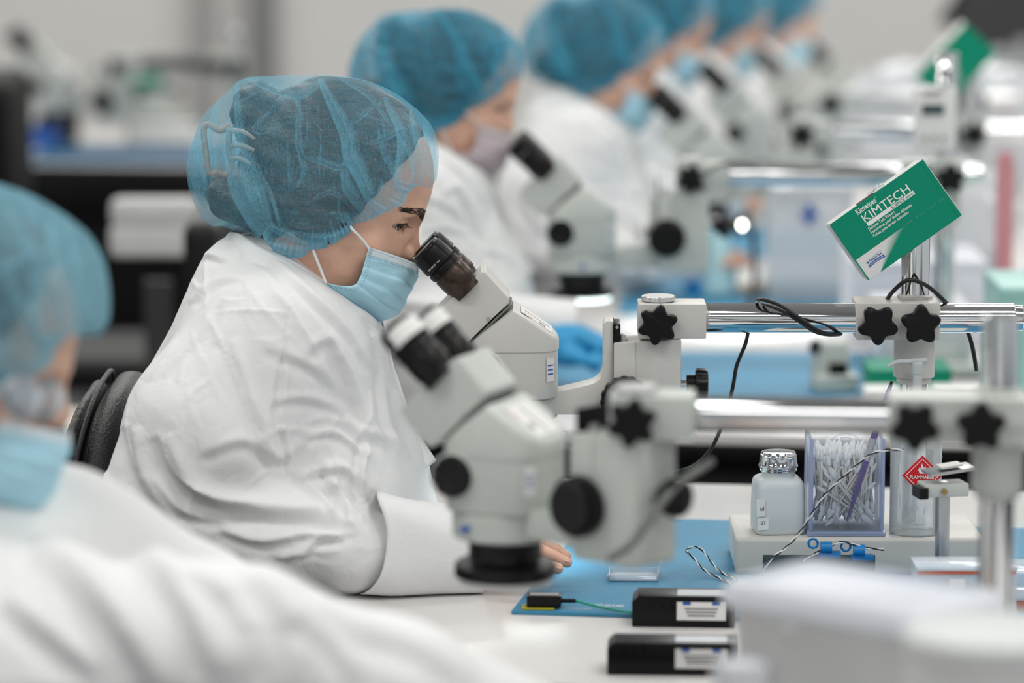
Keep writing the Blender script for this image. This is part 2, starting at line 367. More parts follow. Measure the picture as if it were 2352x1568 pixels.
def text(s, width, height, mat, parent, M4, name='lettering', bold=.0, ext=.00012, shear=0):
    """flat lettering laid in the local XY plane of M4 (left baseline at its origin)"""
    cu = bpy.data.curves.new('lettering', 'FONT'); cu.body = s; cu.extrude = 0; cu.offset = bold; cu.resolution_u = 3; cu.shear = shear
    o = bpy.data.objects.new('t', cu); me = bpy.data.meshes.new_from_object(o)
    xs = [v.co.x for v in me.vertices]; ys = [v.co.y for v in me.vertices]
    if not xs: return None
    x0, x1, y1 = min(xs), max(xs), max(ys)
    sx = width/(x1-x0); sy = height/y1 if height else sx
    for v in me.vertices: v.co = (((v.co.x-x0)*sx), v.co.y*sy, ext)
    bpy.data.objects.remove(o); me.name = name
    ob = bpy.data.objects.new(name, me); link(ob, parent, mat); ob.matrix_local = M4; return ob
def frame(o, ex, ey):
    ex = Vector(ex).normalized(); ey = Vector(ey); ey = (ey-ex*ey.dot(ex)).normalized(); ez = ex.cross(ey)
    m = Matrix((ex, ey, ez)).transposed().to_4x4(); m.translation = Vector(o); return m

# ---------------------------------------------------------------- signed-distance modelling
def nets(F, lo, h):
    ins = F < 0; nx, ny, nz = F.shape
    off = [(i, j, k) for i in (0, 1) for j in (0, 1) for k in (0, 1)]
    cnt = np.zeros((nx-1, ny-1, nz-1), np.int8)
    for i, j, k in off: cnt += ins[i:nx-1+i, j:ny-1+j, k:nz-1+k]
    act = (cnt > 0) & (cnt < 8); ci = np.argwhere(act)
    idx = -np.ones(act.shape, np.int64); idx[act] = np.arange(len(ci))
    cv = np.stack([F[ci[:, 0]+i, ci[:, 1]+j, ci[:, 2]+k] for i, j, k in off], 1)
    pos = np.zeros((len(ci), 3)); n = np.zeros(len(ci))
    for a in range(8):
        for b in range(a+1, 8):
            d = np.array(off[b])-np.array(off[a])
            if np.abs(d).sum() != 1: continue
            fa, fb = cv[:, a], cv[:, b]; m = (fa < 0) != (fb < 0)
            t = np.where(m, fa/np.where(m, fa-fb, 1), 0)
            pos += np.where(m[:, None], np.array(off[a])+t[:, None]*d, 0); n += m
    V = (ci+pos/n[:, None])*h+np.array(lo); Q = []
    for ax in range(3):
        sl = [slice(1, -1)]*3; sl[ax] = slice(None)
        A = ins.copy(); s0 = [slice(1, d-1) for d in F.shape]; s1 = list(s0); s0[ax] = slice(0, F.shape[ax]-1); s1[ax] = slice(1, F.shape[ax])
        a, b = ins[tuple(s0)], ins[tuple(s1)]; e = np.argwhere(a != b)
        base = e.copy(); o1, o2 = [x for x in range(3) if x != ax]
        base[:, o1] += 1; base[:, o2] += 1
        def g(d1, d2):
            q = base.copy(); q[:, o1] -= d1; q[:, o2] -= d2; return idx[q[:, 0], q[:, 1], q[:, 2]]
        q = np.stack([g(0, 0), g(1, 0), g(1, 1), g(0, 1)], 1)
        fl = a[tuple(e.T)]
        if ax == 1: fl = ~fl
        q[~fl] = q[~fl][:, ::-1]; Q.append(q)
    return V, np.concatenate(Q)
def grid(lo, hi, h):
    ax = [np.arange(lo[i], hi[i]+h, h, dtype=np.float32) for i in range(3)]
    return np.meshgrid(*ax, indexing='ij', sparse=True)
def smin(a, b, k):
    h = np.clip(.5+.5*(b-a)/k, 0, 1); return b+(a-b)*h-k*h*(1-h)
def smax(a, b, k): return -smin(-a, -b, k)
def ellf(G, c, r):
    x, y, z = G; q = np.sqrt(((x-c[0])/r[0])**2+((y-c[1])/r[1])**2+((z-c[2])/r[2])**2)
    return (q-1)*min(r)
def rcone(G, a, b, ra, rb):
    x, y, z = G; a = np.array(a, float); b = np.array(b, float); ab = b-a; L2 = float(ab@ab)
    t = np.clip(((x-a[0])*ab[0]+(y-a[1])*ab[1]+(z-a[2])*ab[2])/L2, 0, 1)
    return np.sqrt((x-a[0]-t*ab[0])**2+(y-a[1]-t*ab[1])**2+(z-a[2]-t*ab[2])**2)-(ra+(rb-ra)*t)
def vnormals(V, Q):
    n = np.cross(V[Q[:, 2]]-V[Q[:, 0]], V[Q[:, 3]]-V[Q[:, 1]]); N = np.zeros_like(V)
    for i in range(4): np.add.at(N, Q[:, i], n)
    return N/np.maximum(np.linalg.norm(N, axis=1), 1e-12)[:, None]
def polydist(P2, poly):
    """signed distance and arc parameter of 2D points to an open polyline"""
    best = np.full(len(P2), 1e9); sg = np.zeros(len(P2)); tt = np.zeros(len(P2)); n = len(poly)-1
    for i in range(n):
        a = np.array(poly[i]); b = np.array(poly[i+1]); ab = b-a; L = ab@ab
        t = np.clip(((P2-a)@ab)/L, 0, 1); d = P2-a-t[:, None]*ab; dd = np.hypot(d[:, 0], d[:, 1])
        m = dd < best; best[m] = dd[m]; s = np.sign(ab[0]*d[:, 1]-ab[1]*d[:, 0]); sg[m] = s[m]; tt[m] = (i+t[m])/n
    return best, sg, tt
# ================================================================ setting
BA = math.radians(-7.2)                       # the rows of benches run away to the upper right
RB = Matrix.Rotation(BA, 3, 'Z'); ex = RB @ Vector((1, 0, 0)); ey = RB @ Vector((0, 1, 0))
def struct(name, me, mat): return T(link(bpy.data.objects.new(name, me), None, mat), kind='structure')
struct('floor', B().box((0, 6, -.02), (14, 18, .04)).mesh('floor'), M['floor'])
struct('wall_back', B().box((0, 14.1, 1.5), (14, .2, 3.1)).mesh('wall_back'), M['whitepaint'])
struct('wall_left', B().box((-7.1, 6, 1.5), (.2, 18, 3.1)).mesh('wall_left'), M['whitepaint'])
struct('ceiling', B().box((0, 6, 3.09), (14, 18, .1)).mesh('ceiling'), M['whitepaint'])
# grey uprights on the back wall, and its skirting
M['greypaint'] = pm('grey_painted_steel', (.27, .27, .27), .6)
M['palepaint'] = pm('pale_grey_paint', (.42, .42, .41), .6)
def upright(px0, px1, mat, nm):
    a, b = PY(px0, 100, 13.9), PY(px1, 100, 13.9)
    struct(nm, B().box(((a.x+b.x)/2, 13.95, 1.5), (b.x-a.x, .1, 3), .01).mesh(nm), mat)
upright(566, 634, M['greypaint'], 'trim_1'); upright(440, 486, M['palepaint'], 'trim_2')
struct('baseboard_back', B().box((0, 13.98, .05), (14, .04, .1)).mesh('b'), M['darkgrey'])

def bench(c, sx, sy, label, ztop=.76, apron=True, name='workbench'):
    """c = centre on the floor, sx along the worker's reach, sy along the row"""
    t = T(empty(name, (c[0], c[1], 0), BA), label, 'workbench', 'white workbenches in the row')
    B().box((0, 0, ztop-.0125), (sx, sy, .025), .003).obj('worktop', M['bench'], t)
    for s in (-1, 1):
        B().box((0, s*(sy/2-.0), ztop-.03), (sx-.004, .012, .032), .003).obj('edge_strip', M['black'], t)
        if apron: B().box((0, s*(sy/2-.04), ztop-.16), (sx-.1, .02, .23), .002).obj('apron', M['darkgrey'], t)
        for q in (-1, 1): B().box((q*(sx/2-.06), s*(sy/2-.06), (ztop-.026)/2), (.05, .05, ztop-.026), .004).obj('leg', M['darkgrey'], t)
    return t
def bspan(yn, yf, xl, wd, label):
    """bench whose near edge passes x=yn-line at the picture's middle and starts at world x xl"""
    c = Vector((0, (yn+yf)/2, 0)); o = c+ex*(xl+wd/2-0)
    return bench((o.x, o.y), wd, (yf-yn)*math.cos(BA), label)
yb = [(2.2, 3.22), (3.605, 4.70), (5.07, 6.36), (6.42, 7.75), (7.82, 9.3), (9.4, 11.2)]
names = ['white workbench nearest the viewer under the big lidded tub', 'white workbench with blue mat where the sharp woman rests her hand',
 'white workbench just behind the black gap, under the second microscope', 'white workbench third in the row behind the green tissue box',
 'white workbench fourth in the row, far and blurred', 'white workbench at the far end of the row']
for (a, b), nme, x_, w_ in zip(yb, names, (-.1, -.17, -.08, .16, .36, .56), (1.35, 1.45, 1.6, 1.7, 1.9, 2.2)): bspan(a, b, x_, w_, nme)
# bench row at the left, far behind
lb = PZ(300, 372, .76)
lbt = T(empty('workbench', (lb.x-1.28, lb.y+.5, 0), BA), 'far workbench at upper left with thick black front, behind the woman', 'workbench')
B().box((0, 0, .7475), (3.2, .8, .025), .003).obj('worktop', M['bench'], lbt)
B().box((0, -.4, .70), (3.2, .03, .115), .003).obj('edge_strip', M['black'], lbt)
B().box((0, -.30, .45), (3.1, .03, .42), .003).obj('apron', M['black'], lbt)
for s in (-1, 1):
    for q in (-1, 1): B().box((q*1.5, s*.34, .367), (.05, .05, .734), .004).obj('leg', M['darkgrey'], lbt)
def mat_rect(A, Bp, depth, th=.003, skew=0):
    A, Bp = Vector(A), Vector(Bp); e = (Bp-A).normalized(); f = Vector((-e.y, e.x, 0)); f = (f+e*skew).normalized()
    return [A, Bp, Bp+f*depth, A+f*depth]
def slab(name, quad, z0, z1, mat, parent=None, bevel=.0006):
    b = B(); lo = [b.bm.verts.new((p.x, p.y, z0)) for p in quad]; hi = [b.bm.verts.new((p.x, p.y, z1)) for p in quad]
    b.bm.faces.new(lo[::-1]); b.bm.faces.new(hi)
    for i in range(4): b.bm.faces.new((lo[i], lo[(i+1) % 4], hi[(i+1) % 4], hi[i]))
    if bevel: b._bev(lo+hi, bevel, 1)
    return b.obj(name, mat, parent)
A0 = PZ(1175, 1402, .764); e0 = (PZ(1470, 1411, .764)-A0).normalized()
q = mat_rect(A0, A0+e0*.66, .53, skew=.03)
mt1 = T(slab('work_mat', q, .7605, .7640, M['mat']), 'blue static mat under the woman\'s hand, front edge in view', 'mat')
# pale printed marks on the mat's front margin
bt = text('COMMON POINT', .030, .0055, M['paperw'], mt1, frame(PZ(1292, 1398, .7642)+Vector((0, 0, .0003)), e0, Vector((-e0.y, e0.x, 0))), name='printed_mark')
bt = text('ESD GROUND', .030, .012, M['paperw'], mt1, frame(PZ(1366, 1393, .7642)+Vector((0, 0, .0003)), e0, Vector((-e0.y, e0.x, 0))), name='printed_mark')
def simple_mat(p0, p1, depth, z, label):
    a = PZ(*p0, z); b = PZ(*p1, z); return T(slab('work_mat', mat_rect(a, b, depth, skew=-.0), z-.0035, z, M['mat']), label, 'mat')
simple_mat((1215, 925), (2060, 930), .50, .7640, 'blue mat on the second workbench behind the woman\'s microscope')
simple_mat((1420, 716), (2150, 722), .40, .7640, 'blue mat on the third workbench below the far tissue boxes')
simple_mat((1560, 590), (2250, 590), .5, .7640, 'blurred blue mat on the fourth workbench')
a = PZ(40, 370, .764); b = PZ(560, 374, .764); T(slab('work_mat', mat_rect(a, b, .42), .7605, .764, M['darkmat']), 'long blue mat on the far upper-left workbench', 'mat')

# ================================================================ people
PH = math.radians(22); fx, ux = (math.cos(PH), -math.sin(PH)), (math.sin(PH), math.cos(PH))
YM = 4.20
def PP(px, py, dy=0): return PY(px, py, YM+dy)
HO = PP(800, 430)
def hw(f, l, u): return np.array([HO.x+f*fx[0]+u*ux[0], HO.y+l, HO.z+f*fx[1]+u*ux[1]])
EC = (.0600, .0318, -.0112)
AZ = [-60, -45, 0, 40, 75, 98]; LT = [-.3, -.1, .16, .07, -.08, -.27]; LB = [-.3, -.45, -.74, -.76, -.52, -.27]
def head_sdf(G, full=True):
    X, Y, Z = G; dx = X-HO.x; dz = Z-HO.z
    f = dx*fx[0]+dz*fx[1]; u = dx*ux[0]+dz*ux[1]; l = Y-HO.y; al = np.abs(l); H = (f, l, u); S = (f, al, u)
    d = ellf(H, (-.012, 0, .018), (.100, .076, .090))
    d = smin(d, ellf(H, (.026, 0, -.050), (.058, .060, .078)), .022)
    d = smin(d, rcone(S, (.0, .052, -.062), (.060, .016, -.108), .014, .014), .02)
    d = smin(d, ellf(H, (.066, 0, -.106), (.019, .02, .018)), .018)
    d = smin(d, rcone(S, (.070, .030, .004), (.0775, .006, -.001), .0085, .0085), .012)      # brow ridge
    d = smin(d, rcone(S, (.044, .047, -.046), (.064, .026, -.048), .017, .013), .016)         # cheek
    sock = ellf(S, (.0885, .030, -.0125), (.0185, .0155, .0125)); d = smax(d, -sock, .008)
    d = smin(d, rcone(H, (.0765, 0, -.010), (.092, 0, -.0375), .0065, .0082), .009)
    d = smin(d, ellf(S, (.0845, .0115, -.0425), (.0105, .0075, .0085)), .0045)
    d = smax(d, -ellf(S, (.090, .0065, -.053), (.006, .0035, .004)), .002)
    d = smin(d, ellf(H, (.080, 0, -.072), (.010, .024, .006)), .006); d = smin(d, ellf(H, (.078, 0, -.084), (.011, .02, .0065)), .006)
    # eyelids: two thin shells round each eyeball, upper one lowered
    ec = EC; r = np.sqrt((f-ec[0])**2+(al-ec[1])**2+(u-ec[2])**2)
    sh = np.abs(r-.0129)-.0011
    az = np.degrees(np.arctan2(al-ec[1], f-ec[0])); el = np.arcsin(np.clip((u-ec[2])/np.maximum(r, 1e-4), -1, 1)); az = np.clip(az, -179, 179)
    top = np.interp(az, AZ, LT); bot = np.interp(az, AZ, LB)
    gap = np.minimum(top-el, el-bot)*.0125; gap = np.where((az > -60) & (az < 98), gap, -.003)
    lid = smax(sh, gap, .0008)
    d = smax(d, -smax(r-.0185, -gap-.0005, .001), .0012)
    d = smin(d, lid, .0016)
    for cr_ in (.30, .52, .72): d = smax(d, -(np.abs(r-.0152)*.6+np.abs(el-top-cr_)*.012+np.clip(np.abs(az-20)-45, 0, 90)*.0001-.00085), .0006)
    ear = smin(ellf(S, (-.008, .071, -.026), (.014, .007, .026)), ellf(S, (-.015, .075, -.022), (.013, .004, .023)), .005)
    d = smin(d, ear, .006)
    return d
t_ = hw(-.12, 0, -.16); 
lo = (hw(-.115, 0, .02)[0]-.03, YM-.1, hw(.05, 0, -.13)[2]-.02); hi = (hw(.11, 0, -.03)[0]+.01, YM+.1, hw(0, 0, .11)[2]+.02)
hg = .00155
G = grid(lo, hi, hg); F = head_sdf(G)
nk = [PP(742, 530), PP(672, 640), PP(600, 800)]
F = smin(F, rcone(G, nk[0], nk[1], .052, .052), .03); F = smin(F, rcone(G, nk[1], nk[2], .052, .06), .01)
# make the box's lower faces closed
F = F.astype(np.float32); F[:, :, 0] = 1; F[0] = 1; F[-1] = 1; F[:, 0] = 1; F[:, -1] = 1; F[:, :, -1] = 1
HV, HQ = nets(F, lo, hg); del F
def sdfobj(fn, lo, hi, h):
    G = grid(lo, hi, h); F = fn(G).astype(np.float32)
    for ax in range(3):
        s = [slice(None)]*3; s[ax] = 0; F[tuple(s)] = 1; s[ax] = -1; F[tuple(s)] = 1
    return nets(F, lo, h)
# torso, arm and hand (under the coverall) so that the body is whole
WR = PP(1135, 1292, -.17)
def finger(G, pts, r0, r1):
    d = None; n = len(pts)-1
    for i in range(n):
        a = r0+(r1-r0)*i/n; b = r0+(r1-r0)*(i+1)/n; c = rcone(G, pts[i], pts[i+1], a, b); d = c if d is None else smin(d, c, .0015)
    return d
ZT = .764
def HP(px, py, dy, z=None):
    v = PP(px, py, dy-.17); return np.array(v)
def hand_sdf(G):
    d = rcone(G, HP(1070, 1282, 0), HP(1140, 1290, 0), .027, .024)
    d = smin(d, rcone(G, HP(1150, 1288, -.012), HP(1205, 1272, -.020), .016, .012), .012)
    d = smin(d, rcone(G, HP(1150, 1288, .012), HP(1205, 1270, .022), .016, .012), .012)
    fs = [([HP(1205, 1262, -.016), HP(1236, 1262, -.018), HP(1270, 1277, -.018), HP(1302, 1291, -.018)], .0085, .0058),     # index, nearly straight
          ([HP(1205, 1258, .000), HP(1242, 1250, .002), HP(1276, 1262, .004), HP(1300, 1278, .004)], .0085, .006),
          ([HP(1203, 1260, .014), HP(1236, 1250, .018), HP(1268, 1260, .021), HP(1286, 1274, .022)], .008, .0058),
          ([HP(1200, 1264, .026), HP(1226, 1256, .034), HP(1250, 1262, .038), HP(1262, 1272, .040)], .007, .005),
          ([HP(1165, 1296, -.022), HP(1205, 1296, -.040), HP(1245, 1297, -.042), HP(1281, 1305, -.040)], .0095, .0062)]
    for p, a, b in fs: d = smin(d, finger(G, p, a, b), .004)
    return d
p0 = HP(1050, 1340, -.06); p1 = HP(1325, 1225, .07)
HV2, HQ2 = sdfobj(hand_sdf, (p0[0], p0[1], .7655-.004), (p1[0], p1[1], p1[2]+.02), .0014)
def torso_sdf(G):
    d = ellf(G, PP(610, 980), (.11, .13, .13)); d = smin(d, ellf(G, PP(600, 1350), (.15, .15, .16)), .05)
    d = smin(d, rcone(G, PP(610, 790, -.14), PP(400, 1130, -.19), .055, .045), .03)
    d = smin(d, rcone(G, PP(400, 1140, -.19), PP(812, 1268, -.19), .040, .026), .02); d = smin(d, rcone(G, PP(812, 1268, -.19), HP(1100, 1286, 0), .026, .024), .01)
    d = smin(d, rcone(G, PP(610, 800, .13), PP(520, 1110, .18), .052, .042), .03)
    d = smin(d, rcone(G, PP(520, 1110, .18), PP(940, 1218, .15), .040, .026), .02)
    d = smin(d, rcone(G, PP(640, 720), PP(600, 900), .05, .08), .03)
    return d
a = PP(180, 1700, -.35); b = PP(1200, 560, .35)
TV, TQ = sdfobj(torso_sdf, (a.x, YM-.3, a.z), (b.x, YM+.32, b.z), .012)
woman = T(empty('person', (PP(520, 1200).x, YM, 0)), 'woman in sharp focus in white coverall, light blue hair net and mask', 'person')
WL = np.array(woman.location)
def joinmesh(parts):
    V = []; Q = []; n = 0
    for v, q in parts: V.append(v); Q.append(q+n); n += len(v)
    return np.concatenate(V), np.concatenate(Q)
V, Q = joinmesh([(HV, HQ), (HV2, HQ2), (TV, TQ)])
body = link(bpy.data.objects.new('body', npmesh('body', V-WL, Q)), woman, M['skin'])
V, Q = joinmesh([(HV, HQ), (TV, TQ)]); body_nohand = npmesh('body', V-WL, Q); body_nohand.materials.append(M['skin'])
def trunk_sdf(G): return smin(smin(ellf(G, PP(610, 980), (.10, .12, .13)), ellf(G, PP(600, 1350), (.13, .13, .16)), .05), rcone(G, PP(640, 720), PP(600, 900), .05, .08), .03)
KV, KQ = sdfobj(trunk_sdf, (a.x, YM-.3, a.z), (b.x, YM+.32, b.z), .012)
# ---- eyes
def sphere_obj(name, c, r, mat, parent, sc_=(1, 1, 1), sub=4):
    o = B().ell(Vector(c)-Vector(parent_loc(parent)), (r*sc_[0], r*sc_[1], r*sc_[2]), sub).obj(name, mat, parent); return o
def parent_loc(p):
    v = Vector((0, 0, 0))
    while p: v += p.location; p = p.parent
    return v
gaze = Vector((fx[0]*.85+ux[0]*-.45, -.42, fx[1]*.85+ux[1]*-.45)).normalized()
eyemat = bpy.data.materials.new('iris_and_eye_white'); eyemat.use_nodes = True
def _eye(m):
    nt = m.node_tree; b = nt.nodes['Principled BSDF']; g = nt.nodes.new('ShaderNodeTexCoord'); vm = nt.nodes.new('ShaderNodeVectorMath'); vm.operation = 'DOT_PRODUCT'
    nm = nt.nodes.new('ShaderNodeVectorMath'); nm.operation = 'NORMALIZE'; nt.links.new(g.outputs['Object'], nm.inputs[0]); nt.links.new(nm.outputs[0], vm.inputs[0]); vm.inputs[1].default_value = gaze
    cr = nt.nodes.new('ShaderNodeValToRGB'); e = cr.color_ramp.elements; e[0].position = .5; e[0].color = (.36, .33, .31, 1); e[1].position = 1; e[1].color = (.005, .004, .004, 1)
    for p, c in ((.72, (.33, .30, .28, 1)), (.75, (.02, .015, .012, 1)), (.93, (.06, .045, .035, 1)), (.965, (.05, .035, .025, 1)), (.975, (.004, .004, .004, 1))):
        x = cr.color_ramp.elements.new(p); x.color = c
    nt.links.new(vm.outputs['Value'], cr.inputs[0]); nt.links.new(cr.outputs[0], b.inputs['Base Color']); b.inputs['Roughness'].default_value = .05; b.inputs['Coat Weight'].default_value = 1
_eye(eyemat)
for s in (-1, 1):
    c = hw(EC[0], s*EC[1], EC[2])
    me = B().ell((0, 0, 0), (.0121,)*3, 4).mesh('eyeball', 180); o = link(bpy.data.objects.new('eyeball', me), woman, eyemat); o.location = Vector(c)-woman.location
# eyebrows and lashes
def hairs(name, strands, mat, parent, r=.00016, taper=True):
    b = B()
    for st in strands: b.tube([Vector(p)-woman.location for p in st], (lambda t: r*(1-.75*t)), seg=4, smooth=3)
    o = b.obj(name, mat, parent, 180); o['kind'] = 'stuff'; return o
def surf(f, l, u):
    """push a head-frame point out to the skin along +f/-l"""
    p = hw(f, l, u); return p
def skinpt(l, u, n=60):
    """foremost skin point at head-frame (l, u)"""
    f = np.linspace(.12, 0, 600); P = np.array([hw(v, l, u) for v in f]); d = head_sdf((P[:, 0], P[:, 1], P[:, 2])); i = int(np.argmax(d < 0)); return f[i]
rb = random.Random(3)
for s in (-1, 1):
    st = []
    for i in range(420):
        t = rb.random()**1.35; l = .010+t*.038; uc = .0025+.0055*math.sin(min(t*1.3, 1)*PI*.62)-.006*max(t-.6, 0)
        wd = .0060*(1-.66*t); u0 = uc+rb.uniform(-1, 1)*wd; f0 = skinpt(l, u0)+.0002
        l1 = l+.0045+rb.random()*.003; u1 = u0+.0018-.0030*t+rb.uniform(-.0006, .0006); f1 = skinpt(l1, u1)+.0006
        a = hw(f0-.0006, s*l, u0); c = hw(f1, s*l1, u1); m_ = (a+c)/2+(hw(1, 0, 0)-hw(0, 0, 0))*.0006
        st.append([a, m_, c])
    hairs('eyebrow', st, M['browhair'], woman, .00025)
    st = []
    def pt(R, az, el): return hw(EC[0]+R*math.cos(el)*math.cos(az), s*(EC[1]+R*math.cos(el)*math.sin(az)), EC[2]+R*math.sin(el))
    for i in range(34):
        az = -.5+1.7*i/33; el = float(np.interp(math.degrees(az), AZ, LT)); Ln = (.0075-.0028*abs(az-.1))*(.8+.4*rb.random())
        st.append([pt(.0134, az, el+.02), pt(.0134+Ln*.45, az+.02, el-.16), pt(.0134+Ln, az+.05+rb.uniform(-.05, .05), el-.17)])
    for i in range(14):
        az = -.3+1.4*i/13; el = float(np.interp(math.degrees(az), AZ, LB)); st.append([pt(.0142, az, el-.02), pt(.0160, az+.03, el-.10), pt(.0142+.0036, az+.08, el-.12)])
    hairs('eyelashes', st, M['browhair'], woman, .00017)
# finger nails
def nail(px, py, dy, sz=(.0042, .0034, .0014), tilt=.35):
    c = HP(px, py, dy); o = B().ell(Vector(c)-woman.location, sz, 2, Matrix.Rotation(tilt, 3, 'Y')).obj('finger_nail', M['nail'], woman)
nail(1302, 1288, -.0218); nail(1282, 1303, -.0440)
# ---- hair
def hair_sdf(G):
    X, Y, Z = G; dx = X-HO.x; dz = Z-HO.z; f = dx*fx[0]+dz*fx[1]; u = dx*ux[0]+dz*ux[1]; l = Y-HO.y; H = (f, l, u); S = (f, np.abs(l), u)
    d = ellf(H, (-.018, 0, .018), (.104, .083, .098))
    d = smax(d, (f-.0232)*.972-(u+.0574)*.232, .008)
    d = smax(d, (-u-.075)*.9+(f)*.3, .01)
    d = smin(d, ellf(G, PP(590, 262), (.029, .038, .036)), .006)
    d = smin(d, ellf(G, PP(542, 448), (.033, .045, .029)), .012)
    d = smin(d, ellf(G, PP(640, 455), (.05, .066, .045)), .015)
    A_ = PP(848, 455); ear_ = ellf(S, (-.022, .070, -.022), (.042, .016, .040)); d = smin(d, ear_, .008)
    d = smax(d, (X-A_.x)*.737-(Z-A_.z)*.675, .004)
    d = smin(d, ellf(G, PP(645, 345), (.045, .06, .045)), .01)
    st = np.sin(Z*260+X*90+np.sin(Y*90)*1.5)*.0012
    return d+st
a = PP(430, 620); b = PP(1010, 160)
V, Q = sdfobj(hair_sdf, (a.x, YM-.11, a.z), (b.x, YM+.11, b.z), .0027)
link(bpy.data.objects.new('hair', npmesh('hair', V-WL, Q)), woman, M['hair'])
# a few loose strands on the neck and temple
st = []
for (x0, y0, x1, y1, x2, y2) in ((762, 566, 772, 600, 782, 640), (818, 520, 816, 545, 820, 566), (752, 572, 757, 600, 758, 632)):
    st.append([np.array(PP(x0, y0, -.062)), np.array(PP(x1, y1, -.066)), np.array(PP(x2, y2, -.062))])
hairs('loose_hair', st, M['hair'], woman, .00007)
# claw clip under the net
cl = B()
for i, (x0, y0, x1, y1) in enumerate(((536, 300, 583, 318), (532, 336, 583, 345), (530, 365, 575, 376))):
    cl.tube([Vector(PP(x0, y0, -.045))-woman.location, Vector(PP((x0+x1)/2, (y0+y1)/2-6, -.074))-woman.location, Vector(PP(x1, y1, -.071))-woman.location], lambda t: .0032*(1-.4*t), seg=8)
for pts in (((530, 285), (505, 300), (478, 285), (468, 300), (473, 350), (480, 395), (500, 395)), ((530, 285), (525, 340), (532, 375), (520, 400), (500, 395))):
    cl.tube([Vector(PP(x, y, -.040))-woman.location for x, y in pts], .0034, seg=8)
cl.obj('hair_clip', M['clip'], woman, 180)

